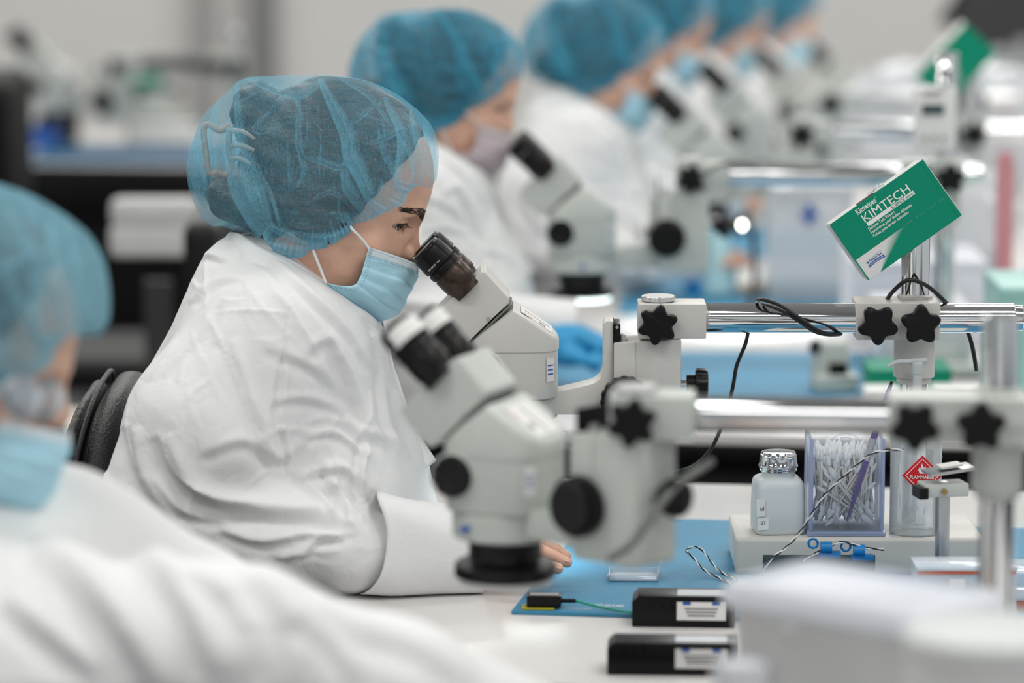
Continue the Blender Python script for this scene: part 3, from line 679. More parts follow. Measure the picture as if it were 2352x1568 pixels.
# ---- hair net
CO = [(428,387),(434,342),(445,318),(463,270),(499,231),(532,201),(544,187),(568,178),(625,175),(700,176),(775,175),(835,184),(895,207),(940,237),(985,279),(1004,318),(1008,360),(1003,411),(990,430),
 (949,447),(919,471),(880,489),(850,504),(814,513),(808,531),(778,552),(745,570),(712,573),(700,589),(670,593),(634,583),(586,561),(577,543),(562,534),(526,526),(511,519),(487,520),(460,498),(445,465),(434,435)]
CC = np.array((718., 372.))
ca = np.array(CO, float)-CC; cang = np.unwrap(np.arctan2(-ca[:, 1], ca[:, 0])); crad = np.hypot(ca[:, 0], ca[:, 1])
def cap_build(name, TH=.097, seed=0):
    NT, NP = 1000, 300
    th = np.linspace(0, 2*PI, NT, endpoint=False); a_ = np.mod(cang, 2*PI); o_ = np.argsort(a_); R = np.interp(th, np.concatenate([a_[o_]-2*PI, a_[o_], a_[o_]+2*PI]), np.tile(crad[o_], 3))
    hh_ = np.linspace(1e-4, 1, NP//2)**1.5*PI/2; ph = np.concatenate([hh_, (PI-hh_[::-1])[1:]]); NP = len(ph)
    _a0 = np.mod(math.atan2(-(430-CC[1]), 990-CC[0]), 2*PI); _a1 = math.atan2(-(560-CC[1]), 586-CC[0])+2*PI
    _a1 = np.mod(_a1, 2*PI); R = R*(1+.135*np.clip((th-_a1)/.25, 0, 1)*np.clip((_a0-th)/.2, 0, 1))
    TT, PPh = np.meshgrid(th, ph, indexing='ij'); RR = R[:, None]*np.sin(PPh)**.62
    yy = -np.sign(np.cos(PPh))*np.abs(np.cos(PPh))**.62*TH
    px = CC[0]+RR*np.cos(TT); py = CC[1]-RR*np.sin(TT)
    # hem zone: image angles from the brow round under the head to the nape
    a0 = math.atan2(-(430-CC[1]), 990-CC[0]); a1 = math.atan2(-(560-CC[1]), 586-CC[0])+2*PI
    tw = np.mod(TT, 2*PI); hem = np.clip((np.mod(a0, 2*PI)-tw)/.06, 0, 1)*np.clip((tw-a1)/.06, 0, 1); hem = np.where((tw > a1) & (tw < a0+2*PI), 1., 0.)
    sgn = np.where(PPh < PI/2, 1, -1)
    # pleats, drawn on the net as they fall: (polyline, half width px, height m, ply)
    PL = [([(738,187),(770,250),(800,310),(808,355),(830,400),(860,470),(882,492)], 15, .010, 1.9), ([(790,380),(800,430),(830,470),(848,500)], 11, .006, 1.2),
          ([(530,300),(545,370),(560,430),(590,500),(612,560)], 24, .012, 2.2), ([(545,195),(548,260),(560,330),(590,400),(612,470),(625,520),(700,560)], 9, .005, 1.4),
          ([(686,216),(687,260),(688,330),(700,390),(684,430)], 6, .003, .8), ([(884,226),(905,265),(922,300),(925,345),(915,400),(925,440)], 9, .006, 1.3),
          ([(870,300),(885,355),(905,380),(912,410),(925,450)], 7, .004, 1.0), ([(920,300),(940,340),(952,370),(950,430)], 7, .004, 1.0), ([(945,255),(960,320),(975,380),(965,435)], 8, .004, 1.0),
          ([(850,330),(925,296)], 5, .003, .6), ([(765,215),(800,280),(860,240),(884,226)], 4, .002, .5), ([(700,362),(740,370),(785,383),(792,340)], 6, .004, .8),
          ([(500,235),(490,300),(492,390)], 8, .004, .8), ([(460,290),(452,380),(470,470)], 14, .006, .9), ([(610,560),(680,575),(745,560),(800,528)], 10, .006, 1.8), ([(624,523),(690,545),(760,545),(800,520)], 9, .005, 1.2),
          ([(570,180),(640,205),(690,215),(738,185)], 10, .005, .9), ([(620,260),(590,290),(600,300),(650,290)], 6, .003, .5), ([(660,330),(668,400),(665,440)], 4, .002, .6), ([(775,175),(850,220),(900,290)], 5, .002, .5),
          ([(975,290),(990,340),(990,410)], 8, .004, .9), ([(880,420),(870,470),(890,480)], 7, .004, .8), ([(640,520),(620,450),(600,400)], 5, .003, .7), ([(700,470),(760,440),(800,470)], 4, .002, .5), ([(760,490),(800,500),(820,510)], 8, .004, .9)]
    P2 = np.stack([px.ravel(), py.ravel()], 1); dsp = np.zeros(len(P2)); ply = np.zeros(len(P2))
    # the far side gets the same kind of folds, mirrored about a slanting line so that they differ
    far = (sgn.ravel() < 0); Q2 = P2.copy(); Q2[far, 0] = 1436-Q2[far, 0]
    for poly, wd, hgt, pl in PL:
        poly = np.array(crom2(poly, 6)); d, sg, t = polydist(Q2, poly); wl = wd*1.55*(.35+.65*np.sin(np.clip(t, 0, 1)*PI)); e = np.exp(-(d/wl)**2)
        s_ = np.where(d < wl*1.6, d*sg/wl, 9.); dsp += hgt*.8*np.clip(1-np.abs(s_), 0, 1)**.7*np.where(s_ > 0, 1-s_, 1)*(np.abs(s_) < 1)
        ply = np.maximum(ply, pl*1.15*np.clip((s_+1)/1.85, 0, 1)**.8*(s_ < .85)*(s_ > -1)+0.)
        ply = np.maximum(ply, (pl*.9+.8)*np.exp(-((s_-.85)*wl/1.3)**2)*np.sin(np.clip(t, 0, 1)*PI)**.4)
    rc = np.random.RandomState(40+seed)
    for k in range(40):
        r0 = 40+215*np.sqrt(rc.rand()); a9 = rc.uniform(0, 2*PI); x0, y0 = CC[0]+r0*math.cos(a9)*1.05, CC[1]-r0*math.sin(a9)*.75
        an = PI/2+rc.normal()*.45 if k % 4 else rc.uniform(0, PI); Ln = rc.uniform(40, 130); bend = rc.uniform(-.3, .3)
        poly = np.array([(x0+Ln*q*math.cos(an+bend*q), y0+Ln*q*math.sin(an+bend*q)) for q in np.linspace(0, 1, 4)])
        m9 = (np.abs(Q2[:, 0]-x0) < Ln+20) & (np.abs(Q2[:, 1]-y0) < Ln+20) & (far if k % 3 == 0 else ~far)
        if not m9.any(): continue
        d, sg, t = polydist(Q2[m9], poly); tp_ = np.sin(np.clip(t, 0, 1)*PI); wl = rc.uniform(3, 9); s_ = d*sg/wl; am = rc.uniform(.3, .9)
        ply[m9] += am*tp_*np.exp(-(d/1.3)**2)+am*.35*tp_*np.clip(1+s_, 0, 1)*(s_ < 0); dsp[m9] += .0022*tp_*np.clip(1-np.abs(s_), 0, 1)
    dsp = dsp.reshape(px.shape); ply = ply.reshape(px.shape)
    rho = np.sin(PPh)**.62
    gath = np.clip((rho-.64)/.22, 0, 1)*hem
    rip = np.sin(TT*62+2*np.sin(TT*17))*.5+.5*np.sin(TT*107+1)
    # low-frequency crumple
    cr = np.zeros_like(px)
    rg = np.random.RandomState(5+seed)
    for k in range(26):
        v = rg.normal(size=2); v /= np.hypot(*v); f_ = rg.uniform(.015, .07); cr += np.abs(np.sin((px*v[0]+py*v[1])*f_*(1 if k % 2 else 1.0)+rg.uniform(0, 6)+sgn*1.3))*(.03/f_)
    cr = (cr-cr.mean())/cr.std()*.0011
    prof = np.abs(np.cos(PPh))**.5
    yy = yy-sgn*prof*(dsp+cr)-sgn*gath*rip*.0022
    rad = 1+(gath*rip*.010)-(dsp*0)
    px = CC[0]+(px-CC[0])*rad; py = CC[1]+(py-CC[1])*rad
    ply = ply+gath**2*1.5+1.6*np.clip(rip, 0, 1)*gath+2.5*np.clip((rho-.862)/.01, 0, 1)*hem
    ply = ply*1.15
    # points
    pts = np.zeros(px.shape+(3,))
    Y = YM+yy; k = 1/FP; rx = (px-1176)*k; rz = (784-py)*k; diry = rz*sp+cp; t = Y/diry
    pts[..., 0] = rx*t; pts[..., 1] = Y; pts[..., 2] = CAMZ+(rz*cp-sp)*t
    # open the underside between the two hems
    idx = np.arange(NT*NP).reshape(NT, NP); Q = []
    i = np.arange(NT); j = (i+1) % NT
    cut = (hem > .5) & (np.abs(PPh-PI/2) < .62)
    cutf = cut[:, :-1] & cut[:, 1:]
    a = idx[:, :-1]; b = idx[:, 1:]; a2 = idx[j][:, :-1]; b2 = idx[j][:, 1:]
    keep = ~(cutf & cutf[j])
    Q = np.stack([a, a2, b2, b], -1)[keep]
    V = pts.reshape(-1, 3)
    used = np.unique(Q); mp = -np.ones(len(V), int); mp[used] = np.arange(len(used)); Q = mp[Q]
    me = npmesh(name, V[used]-WL, Q); at = me.attributes.new('ply', 'FLOAT', 'POINT'); at.data.foreach_set('value', ply.reshape(-1)[used].astype(np.float32))
    return me
def crom2(P, n):
    return [(v.x, v.y) for v in crom([Vector((x, y, 0)) for x, y in P], n)]
cap_me = cap_build('hair_net')
capo = link(bpy.data.objects.new('hair_net', cap_me), woman, M['cap'])

# ---- mask
MC = [  # rows top to bottom: four columns from the near edge to the nose line, (px, py, dy)
 (0., [(847,567,-.071),(885,579,-.055),(925,593,-.036),(959,605,0)]),
 (.25, [(838,600,-.070),(880,612,-.055),(925,628,-.036),(957,640,0)]),
 (.5, [(829,632,-.069),(868,650,-.055),(908,668,-.036),(939,682,0)]),
 (.74, [(812,655,-.068),(842,680,-.056),(878,703,-.034),(911,717,0)]),
 (.88, [(776,655,-.070),(812,688,-.056),(850,714,-.032),(892,730,0)]),
 (1., [(742,646,-.072),(785,686,-.054),(828,716,-.028),(867,738,0)])]
def mask_build():
    rows = []
    for v, cols in MC:
        P = [PP(x, y, d) for x, y, d in cols]; far = [Vector((p.x+ (0.0), 2*YM-p.y, p.z)) for p in P[:-1]][::-1]
        rows.append(crom(P+far, 10))
    nc = len(rows[0]); cols = []
    for j in range(nc): cols.append(crom([rows[i][j] for i in range(len(rows))], 14))
    nr = len(cols[0]); V = []; UV = []
    vs = [];
    for i in range(len(MC)-1):
        for k in range(14): vs.append(MC[i][0]+(MC[i+1][0]-MC[i][0])*k/14)
    vs.append(1.)
    for j in range(nc):
        u = j/(nc-1)
        for i in range(nr):
            p = cols[j][i].copy(); v = vs[i]
            out = Vector((.5+.5*math.sin(u*PI), (u-.5)*2, -.1)).normalized()
            w_ = math.sin(u*PI)**.3*(1-.75*math.exp(-((u-.5)/.13)**2))
            pl = 0
            for c in (.36, .55, .70): # pleats: step out below each fold
                x = (v-c)/.10; pl += .0044*(1/(1+math.exp(-x*14))-1/(1+math.exp(-(x-1)*5)))
            sag = .0020*math.sin(v*9+u*14)*math.sin(u*PI)*(v > .2)
            p += out*(pl*w_+sag+.0010*noise.noise(p*60)+.0005*noise.noise(Vector((p.x*60, p.y*60, p.z*220))))
            V.append(p-woman.location); UV.append((u, v))
    F = [(j*nr+i, (j+1)*nr+i, (j+1)*nr+i+1, j*nr+i+1) for j in range(nc-1) for i in range(nr-1)]
    me = setmesh('face_mask', V, F, 180); uv = me.uv_layers.new(name='UVMap')
    for lp in me.loops: uv.data[lp.index].uv = UV[lp.vertex_index]
    o = link(bpy.data.objects.new('face_mask', me), woman, M['mask'])
    s = o.modifiers.new('s', 'SOLIDIFY'); s.thickness = .0007; s.offset = -1; return o
masko = mask_build()
def loops(parent, pts, r=.0016):
    b = B()
    b.tube([Vector(p)-woman.location for p in pts], r, seg=8, smooth=5); return b.obj('ear_loop', M['loop'], parent, 180)
for s in (1, -1):
    def mm(p):
        return p if s == 1 else Vector((p.x, 2*YM-p.y, p.z))
    loops(masko, [mm(PP(852, 576, -.0675)), mm(PP(832, 550, -.073)), mm(PP(810, 527, -.079)), mm(PP(800, 512, -.066))])
    loops(masko, [mm(PP(749, 651, -.0735)), mm(PP(738, 622, -.073)), mm(PP(719, 574, -.074)), mm(PP(714, 556, -.062))])

# ---- coverall
def coat_build(rows, Ym, arms, folds, name, origin, h=.0031, creases=(), n=2.4, extra=None, foldy=0):
    z = np.array([PY(r[1], r[0], Ym).z for r in rows]); xl = np.array([PY(r[1], r[0], Ym).x for r in rows]); xr = np.array([PY(r[2], r[0], Ym).x for r in rows]); wd = np.array([r[3] for r in rows])
    o_ = np.argsort(z); z, xl, xr, wd = z[o_], xl[o_], xr[o_], wd[o_]
    pts = [p for a in arms for p in a[:2]]
    lo = [min(xl.min(), min(p[0] for p in pts))-.11, min(Ym-wd.max(), min(p[1] for p in pts))-.11, min(z.min(), min(p[2] for p in pts))-.05]
    hi = [max(xr.max(), max(p[0] for p in pts))+.11, max(Ym+wd.max(), max(p[1] for p in pts))+.11, z.max()+.03]
    def fn(G):
        X, Y, Z = G; a = np.interp(Z, z, xl); b = np.interp(Z, z, xr); w_ = np.interp(Z, z, wd)
        cx = (a+b)/2; hx = (b-a)/2
        q = (np.abs((X-cx)/hx)**n+np.abs((Y-Ym)/w_)**n)**(1/n)
        d = (q-1)*np.minimum(hx, w_); d = smax(d, Z-z.max()+.004, .02); d = smax(d, z.min()-Z, .02)
        for p, q_, ra, rb_, k in arms: d = smin(d, rcone(G, p, q_, ra, rb_), k)
        if extra: d = extra(G, d)
        return d
    V, Q = sdfobj(fn, lo, hi, h)
    N = vnormals(V, Q); 
    # broad soft crumple
    rg = np.random.RandomState(11); c = np.zeros(len(V))
    for k in range(14):
        v = rg.normal(size=3); v /= np.linalg.norm(v); f_ = rg.uniform(14, 46); c += np.abs(np.sin((V@v)*f_+rg.uniform(0, 6)))*(14/f_)
    V = V+N*((c-c.mean())/c.std()*.0014)[:, None]
    dep = V[:, 1]; s_ = FP/(dep*cp+(CAMZ-V[:, 2])*sp)
    # project world points to the frame of the drawn folds at their own depth
    px = 1176+V[:, 0]*s_; py = 784-((V[:, 2]-CAMZ)*cp+V[:, 1]*sp)*s_
    P2 = np.stack([px, py], 1); near = np.clip((Ym+foldy-V[:, 1])/.05, 0, 1)
    for poly, w_, a in folds:
        pl = crom2(poly, 5); d, sg, t = polydist(P2, pl); s = d*sg/w_; tap = np.sin(np.clip(t, .0, 1)*PI)**.5
        V = V+N*(a*tap*near*(-1.6*s*np.exp(-s*s)))[:, None]
    for poly, w_, a in creases:
        pl = crom2(poly, 5); b0 = np.min(pl, 0)-20; b1 = np.max(pl, 0)+20
        m = (px > b0[0]) & (px < b1[0]) & (py > b0[1]) & (py < b1[1]) & (near > 0)
        if not m.any(): continue
        d, sg, t = polydist(P2[m], pl); s = d*sg/w_; tap = np.sin(np.clip(t, .0, 1)*PI)**.7
        V[m] += N[m]*(a*tap*near[m]*np.where(s > 0, np.exp(-s*1.1), np.exp(s*3.0))*(d < w_*6))[:, None]
    return npmesh(name, V-np.array(origin), Q), V, Q
def v3(*a): return np.array(PP(*a))
rowsW = [(528,560,640,.030),(545,505,655,.060),(570,480,690,.085),(600,460,722,.11),(650,433,790,.145),(700,411,850,.165),(760,385,885,.18),(850,340,905,.19),(950,287,940,.20),(1050,247,985,.205),(1150,247,1000,.205),(1250,320,990,.205),(1350,350,960,.20),(1480,360,960,.19),(1600,370,900,.17)]
armsW = [(v3(812,1262,-.19), v3(905,1262,-.185), .039, .036, .01), (v3(640,775,-.135), v3(470,1000,-.175), .070, .078, .05), (v3(470,1000,-.175), v3(375,1150,-.185), .078, .060, .04),
         (v3(375,1160,-.185), v3(600,1215,-.20), .062, .050, .03), (v3(600,1215,-.20), v3(812,1262,-.19), .050, .039, .02),
         (v3(640,775,.135), v3(520,1100,.18), .07, .06, .05), (v3(520,1100,.18), v3(960,1215,.15), .058, .038, .03),
         (v3(480,1520,-.08), v3(1150,1650,-.09), .085, .07, .05), (v3(480,1520,.08), v3(1150,1650,.09), .085, .07, .05)]
foldsW = [([(1120*.4145+200,1*.4145*700+500-60),(655,760),(652,860),(640,960),(660,1060),(655,1130)], 9, .0040),
 ([(560,560),(640,620),(720,690),(790,760),(850,850)], 12, .0055), ([(700,820),(760,790),(800,900),(850,1000)], 18, .006),
 ([(370,1000),(400,1080),(470,1150),(600,1180),(740,1190),(830,1215)], 26, .012),
 ([(520,780),(560,900),(600,1000),(625,1100)], 20, .006), ([(690,1100),(780,1080),(830,1120)], 14, .006), ([(740,1060),(760,1120),(790,1170),(800,1190)], 12, .008),
 ([(840,1010),(825,1060),(822,1110),(835,1150)], 10, .008), ([(660,1080),(720,1130),(760,1190)], 10, .005), ([(380,870),(420,820),(470,760),(500,700)], 12, .003),
 ([(440,700),(500,650),(560,640)], 10, .004), ([(300,980),(320,1100),(400,1200)], 22, .007), ([(500,1220),(600,1250),(700,1230),(790,1240)], 15, .006), ([(640,1290),(700,1270),(740,1240),(820,1230)], 12, .007),
 ([(900,900),(930,980),(960,1060)], 14, .005), ([(780,960),(830,1000),(900,1020),(960,1090)], 16, .006), ([(460,1050),(560,1020),(640,1060),(700,1020)], 18, .005),
 ([(430,620),(470,590),(520,600),(560,580)], 9, .004), ([(600,800),(720,850),(800,930)], 18, .004), ([(620,930),(700,920),(800,950)], 14, .004), ([(870,850),(880,950),(910,1050)], 10, .005), ([(350,1100),(420,1180),(520,1200)], 14, .005), ([(700,1010),(770,1000),(850,1060)], 10, .005)]
crW = [([(660,678),(666,715),(648,798),(631,873),(619,968)], 7, .0030), ([(635,981),(646,1039),(656,1150)], 6, .0032), ([(625,985),(634,1040),(642,1150)], 6, -.0018), ([(490,715),(580,712),(664,718)], 6, .0022), ([(469,583),(474,650),(471,707)], 7, .0025),
 ([(471,713),(511,790),(556,906),(610,1051)], 8, .0032), ([(407,782),(375,830),(345,873)], 7, .0022), ([(366,989),(399,1080),(490,1134),(600,1160)], 12, .006), ([(440,640),(455,660),(470,665)], 6, .0030), ([(540,520),(560,560),(600,590)], 7, .003),
 ([(620,660),(665,705),(700,760),(760,860)], 9, .0035), ([(700,700),(745,760),(800,850),(850,960)], 8, .003), ([(815,1010),(845,960),(850,900)], 7, .004), ([(812,1100),(838,1050),(848,1010)], 7, .004), ([(755,1130),(772,1090),(760,1050)], 8, .0045),
 ([(700,970),(745,955),(800,975)], 7, .003), ([(590,1010),(640,985),(720,990)], 7, .003), ([(560,1120),(600,1090),(640,1070)], 7, .003), ([(650,1300),(690,1275),(740,1262),(790,1262)], 9, .006), ([(770,1230),(800,1200),(835,1225)], 7, .004),
 ([(640,1240),(720,1225),(800,1240)], 8, .003), ([(240,1080),(270,1150),(330,1210)], 9, .004), ([(300,900),(290,1000),(310,1080)], 8, .0025), ([(410,1215),(440,1150),(450,1120)], 7, .003), ([(560,640),(600,700),(690,790)], 8, .002)]
_r = np.random.RandomState(17)
for k in range(46):
    cx_, cy_, an = [(640,1000,.3), (760,1100,.9), (480,900,1.3), (720,1220,.2), (520,680,.9), (850,950,1.2)][k % 6]; x0, y0 = cx_+_r.normal()*80, cy_+_r.normal()*75; an += _r.normal()*.5; L_ = _r.uniform(40, 130)
    crW.append(([(x0, y0), (x0+L_*.5*math.cos(an+.15), y0+L_*.5*math.sin(an+.15)), (x0+L_*math.cos(an), y0+L_*math.sin(an))], _r.uniform(5, 9), _r.uniform(.0008, .0024)))
cm, CV_, CQ_ = coat_build(rowsW, YM, armsW, foldsW, 'coverall', WL, creases=crW)
coato = link(bpy.data.objects.new('coverall', cm), woman, M['coat'])
def ribbon(name, top, bot, mat, parent, org, mid=None, nseg=8, ns=6, thick=.0015, bulge=.004, ripple=.0015):
    A = crom([Vector(p) for p in top], ns); Bm = crom([Vector(p) for p in bot], ns); n = len(A); V = []
    for i in range(n):
        for k in range(nseg+1):
            t = k/nseg; p = A[i].lerp(Bm[i], t); c = (A[i]-Bm[i]); nrm = Vector((0, -1 if p.y < YM else 1, .3)).normalized()
            p = p+nrm*(bulge*math.sin(t*PI)+ripple*noise.noise(p*38)*2); V.append(p-Vector(org))
    F = [(i*(nseg+1)+k, (i+1)*(nseg+1)+k, (i+1)*(nseg+1)+k+1, i*(nseg+1)+k+1) for i in range(n-1) for k in range(nseg)]
    o = link(bpy.data.objects.new(name, setmesh(name, V, F, 180)), parent, mat)
    s = o.modifiers.new('s', 'SOLIDIFY'); s.thickness = thick; s.offset = 1; return o
colT = [(527,533,.0),(548,536,-.045),(600,565,-.075),(665,600,-.092),(735,645,-.095),(800,688,-.080),(850,722,-.055),(884,750,-.005)]
colB = [(505,565,.0),(545,600,-.085),(620,655,-.128),(680,700,-.142),(740,745,-.140),(790,785,-.120),(835,815,-.08),(876,838,-.005)]
tp = [PP(*p) for p in colT]; bp_ = [PP(*p) for p in colB]
mir = lambda L_: [Vector((p.x, 2*YM-p.y, p.z)) for p in L_[:-1]][::-1]
ribbon('collar', tp+mir(tp), bp_+mir(bp_), M['coat'], woman, WL)
# fallen second collar fold lying on the shoulder, and the front flap with its snap
def strip(name, pts, wd, mat, parent, org, th=.0016, up=(0, -1, .2), ns=6):
    A = crom([Vector(p) for p in pts], ns); V = []; up = Vector(up).normalized()
    for i, p in enumerate(A):
        t = (A[min(i+1, len(A)-1)]-A[max(i-1, 0)]).normalized(); s = t.cross(up).normalized()
        ww = wd(i/(len(A)-1)) if callable(wd) else wd
        V += [p-s*ww-Vector(org), p+up*th*.8-Vector(org), p+s*ww-Vector(org)]
    F = [(3*i+k, 3*i+3+k, 3*i+4+k, 3*i+1+k) for i in range(len(A)-1) for k in (0, 1)]
    o = link(bpy.data.objects.new(name, setmesh(name, V, F, 180)), parent, mat); s = o.modifiers.new('s', 'SOLIDIFY'); s.thickness = th; s.offset = 0; return o
strip('front_flap', [PP(872,800,-.03), PP(882,860,-.045), PP(905,930,-.05), PP(940,1000,-.055), PP(985,1070,-.06)], .011, M['coat'], woman, WL, up=(.5, -1, .3))
strip('zip_tape', [PP(868,812,-.062), PP(872,860,-.075), PP(884,920,-.08), PP(905,985,-.085)], .006, M['coat'], woman, WL, up=(.4, -1, .3))
B().lathe([(0, .0045), (.0006, .0045), (.001, .0035), (.0004, .003)], Vector(PP(852, 768, -.085))-woman.location, (.5, -1, .3), 20).obj('snap_button', M['coat'], woman)
# wide outer cuff over the sleeve's end
def cuff_build():
    A = Vector(PP(868, 1248, -.185)); E = Vector(PP(1120, 1268, -.17)); V = []; nu, nv = 22, 64; d = (E-A).normalized(); u = Vector((0, 1, 0)); v_ = d.cross(u).normalized()*-1
    for i in range(nu+1):
        t = i/nu; c = A.lerp(E, t)
        for k in range(nv):
            a = 2*PI*k/nv; ca, sa = math.cos(a), math.sin(a)
            ry = .050-.012*t; rz = .0530-.010*t
            e = 2/2.7; x_ = math.copysign(abs(ca)**e, ca)*ry; z_ = math.copysign(abs(sa)**e, sa)*rz
            w_ = .0022*math.sin(3*a+t*5)+.003*noise.noise(Vector((ca*1.3, sa*1.3, t*2.2)))*2
            sk = -.004*(sa)*(1-t)*.9+.010*(1-t)*math.cos(2*a)           # slanting open mouth
            p = c+u*(x_*(1+w_*10))+v_*(z_*(1+w_*10))+d*sk; p.z = max(p.z, .7625 if t > .2 else .7625); V.append(p-woman.location)
    F = [(i*nv+k, i*nv+(k+1) % nv, (i+1)*nv+(k+1) % nv, (i+1)*nv+k) for i in range(nu) for k in range(nv)]
    o = link(bpy.data.objects.new('outer_cuff', setmesh('outer_cuff', V, F, 180)), woman, M['coat']); s = o.modifiers.new('s', 'SOLIDIFY'); s.thickness = .0014; s.offset = 0
    b = B(); c0 = A.lerp(E, .45)
    return o
cuff_build()
# ---- chair of the woman
def office_chair(anchor_px, Y, label):
    tl = PY(anchor_px[0], anchor_px[1], Y); tl.z -= .006; t = T(empty('office_chair', (tl.x+.20, Y, 0)), label, 'chair'); o = Vector(t.location)
    zt = tl.z; x0 = tl.x
    def rb(G, c, hx, hy, hz, r):
        X, Y_, Z = G; qx = np.abs(X-c[0])-hx+r; qy = np.abs(Y_-c[1])-hy+r; qz = np.abs(Z-c[2])-hz+r
        return np.sqrt(np.maximum(qx, 0)**2+np.maximum(qy, 0)**2+np.maximum(qz, 0)**2)+np.minimum(np.maximum(qx, np.maximum(qy, qz)), 0)-r
    def cush(G):
        X, Y_, Z = G; q = (np.abs((X-x0-.055+.02*((Y_-Y)/.2)**2)/.046)**2.6+np.abs((Y_-Y)/.22)**2.8+np.abs((Z-zt+.26)/.26)**2.8)**(1/2.7)
        return (q-1)*.046
    V, Q = sdfobj(cush, (x0-.12, Y-.26, zt-.5), (x0+.12, Y+.26, zt+.03), .005)
    link(bpy.data.objects.new('backrest', npmesh('backrest', V-np.array(o), Q)), t, M['leather'])
    def shell(G):
        X, Y_, Z = G; q = (np.abs((X-x0-.018+.02*((Y_-Y)/.2)**2)/.024)**2.6+np.abs((Y_-Y)/.225)**2.8+np.abs((Z-zt+.275)/.265)**2.8)**(1/2.7); return (q-1)*.024
    V, Q = sdfobj(shell, (x0-.12, Y-.26, zt-.5), (x0+.12, Y+.26, zt+.03), .005)
    link(bpy.data.objects.new('back_shell', npmesh('back_shell', V-np.array(o), Q)), t, M['leather'])
    b = B(); loop = [Vector((x0+.030-.02*(math.cos(a)*.225/.2)**2, Y+.222*math.copysign(abs(math.cos(a))**.72, math.cos(a)), zt-.262+.262*math.copysign(abs(math.sin(a))**.72, math.sin(a))))-o for a in np.linspace(-.6, PI+.6, 30)]
    b.tube(loop, .0032, 8, 4).obj('piping', M['leather'], t, 180)
    def seat(G): return rb(G, (x0+.32, Y, .49), .24, .24, .05, .045)
    V, Q = sdfobj(seat, (x0+.05, Y-.27, .4), (x0+.6, Y+.27, .58), .008)
    link(bpy.data.objects.new('seat', npmesh('seat', V-np.array(o), Q)), t, M['leather'])
    B().box(Vector((x0+.02, Y, .56))-o, (.03, .06, .35), .01).obj('back_bracket', M['black'], t)
    B().cyl(Vector((x0+.3, Y, .06))-o, Vector((x0+.3, Y, .46))-o, .03, .025).obj('gas_column', M['chrome'], t)
    for k in range(5):
        a = 2*PI*k/5; e = Vector((math.cos(a), math.sin(a), 0)); c = Vector((x0+.3, Y, 0))-o
        B().tube([c+Vector((0, 0, .09)), c+e*.15+Vector((0, 0, .08)), c+e*.29+Vector((0, 0, .065))], lambda t: .022-.008*t, 8).obj('foot', M['black'], t)
        B().cyl(c+e*.29+Vector((-.012, 0, .028)), c+e*.29+Vector((.012, 0, .028)), .028, bevel=.005).obj('caster', M['black'], t)
    return t
chair1 = office_chair((180, 853), 4.22, 'black leather office chair behind the woman in sharp focus')
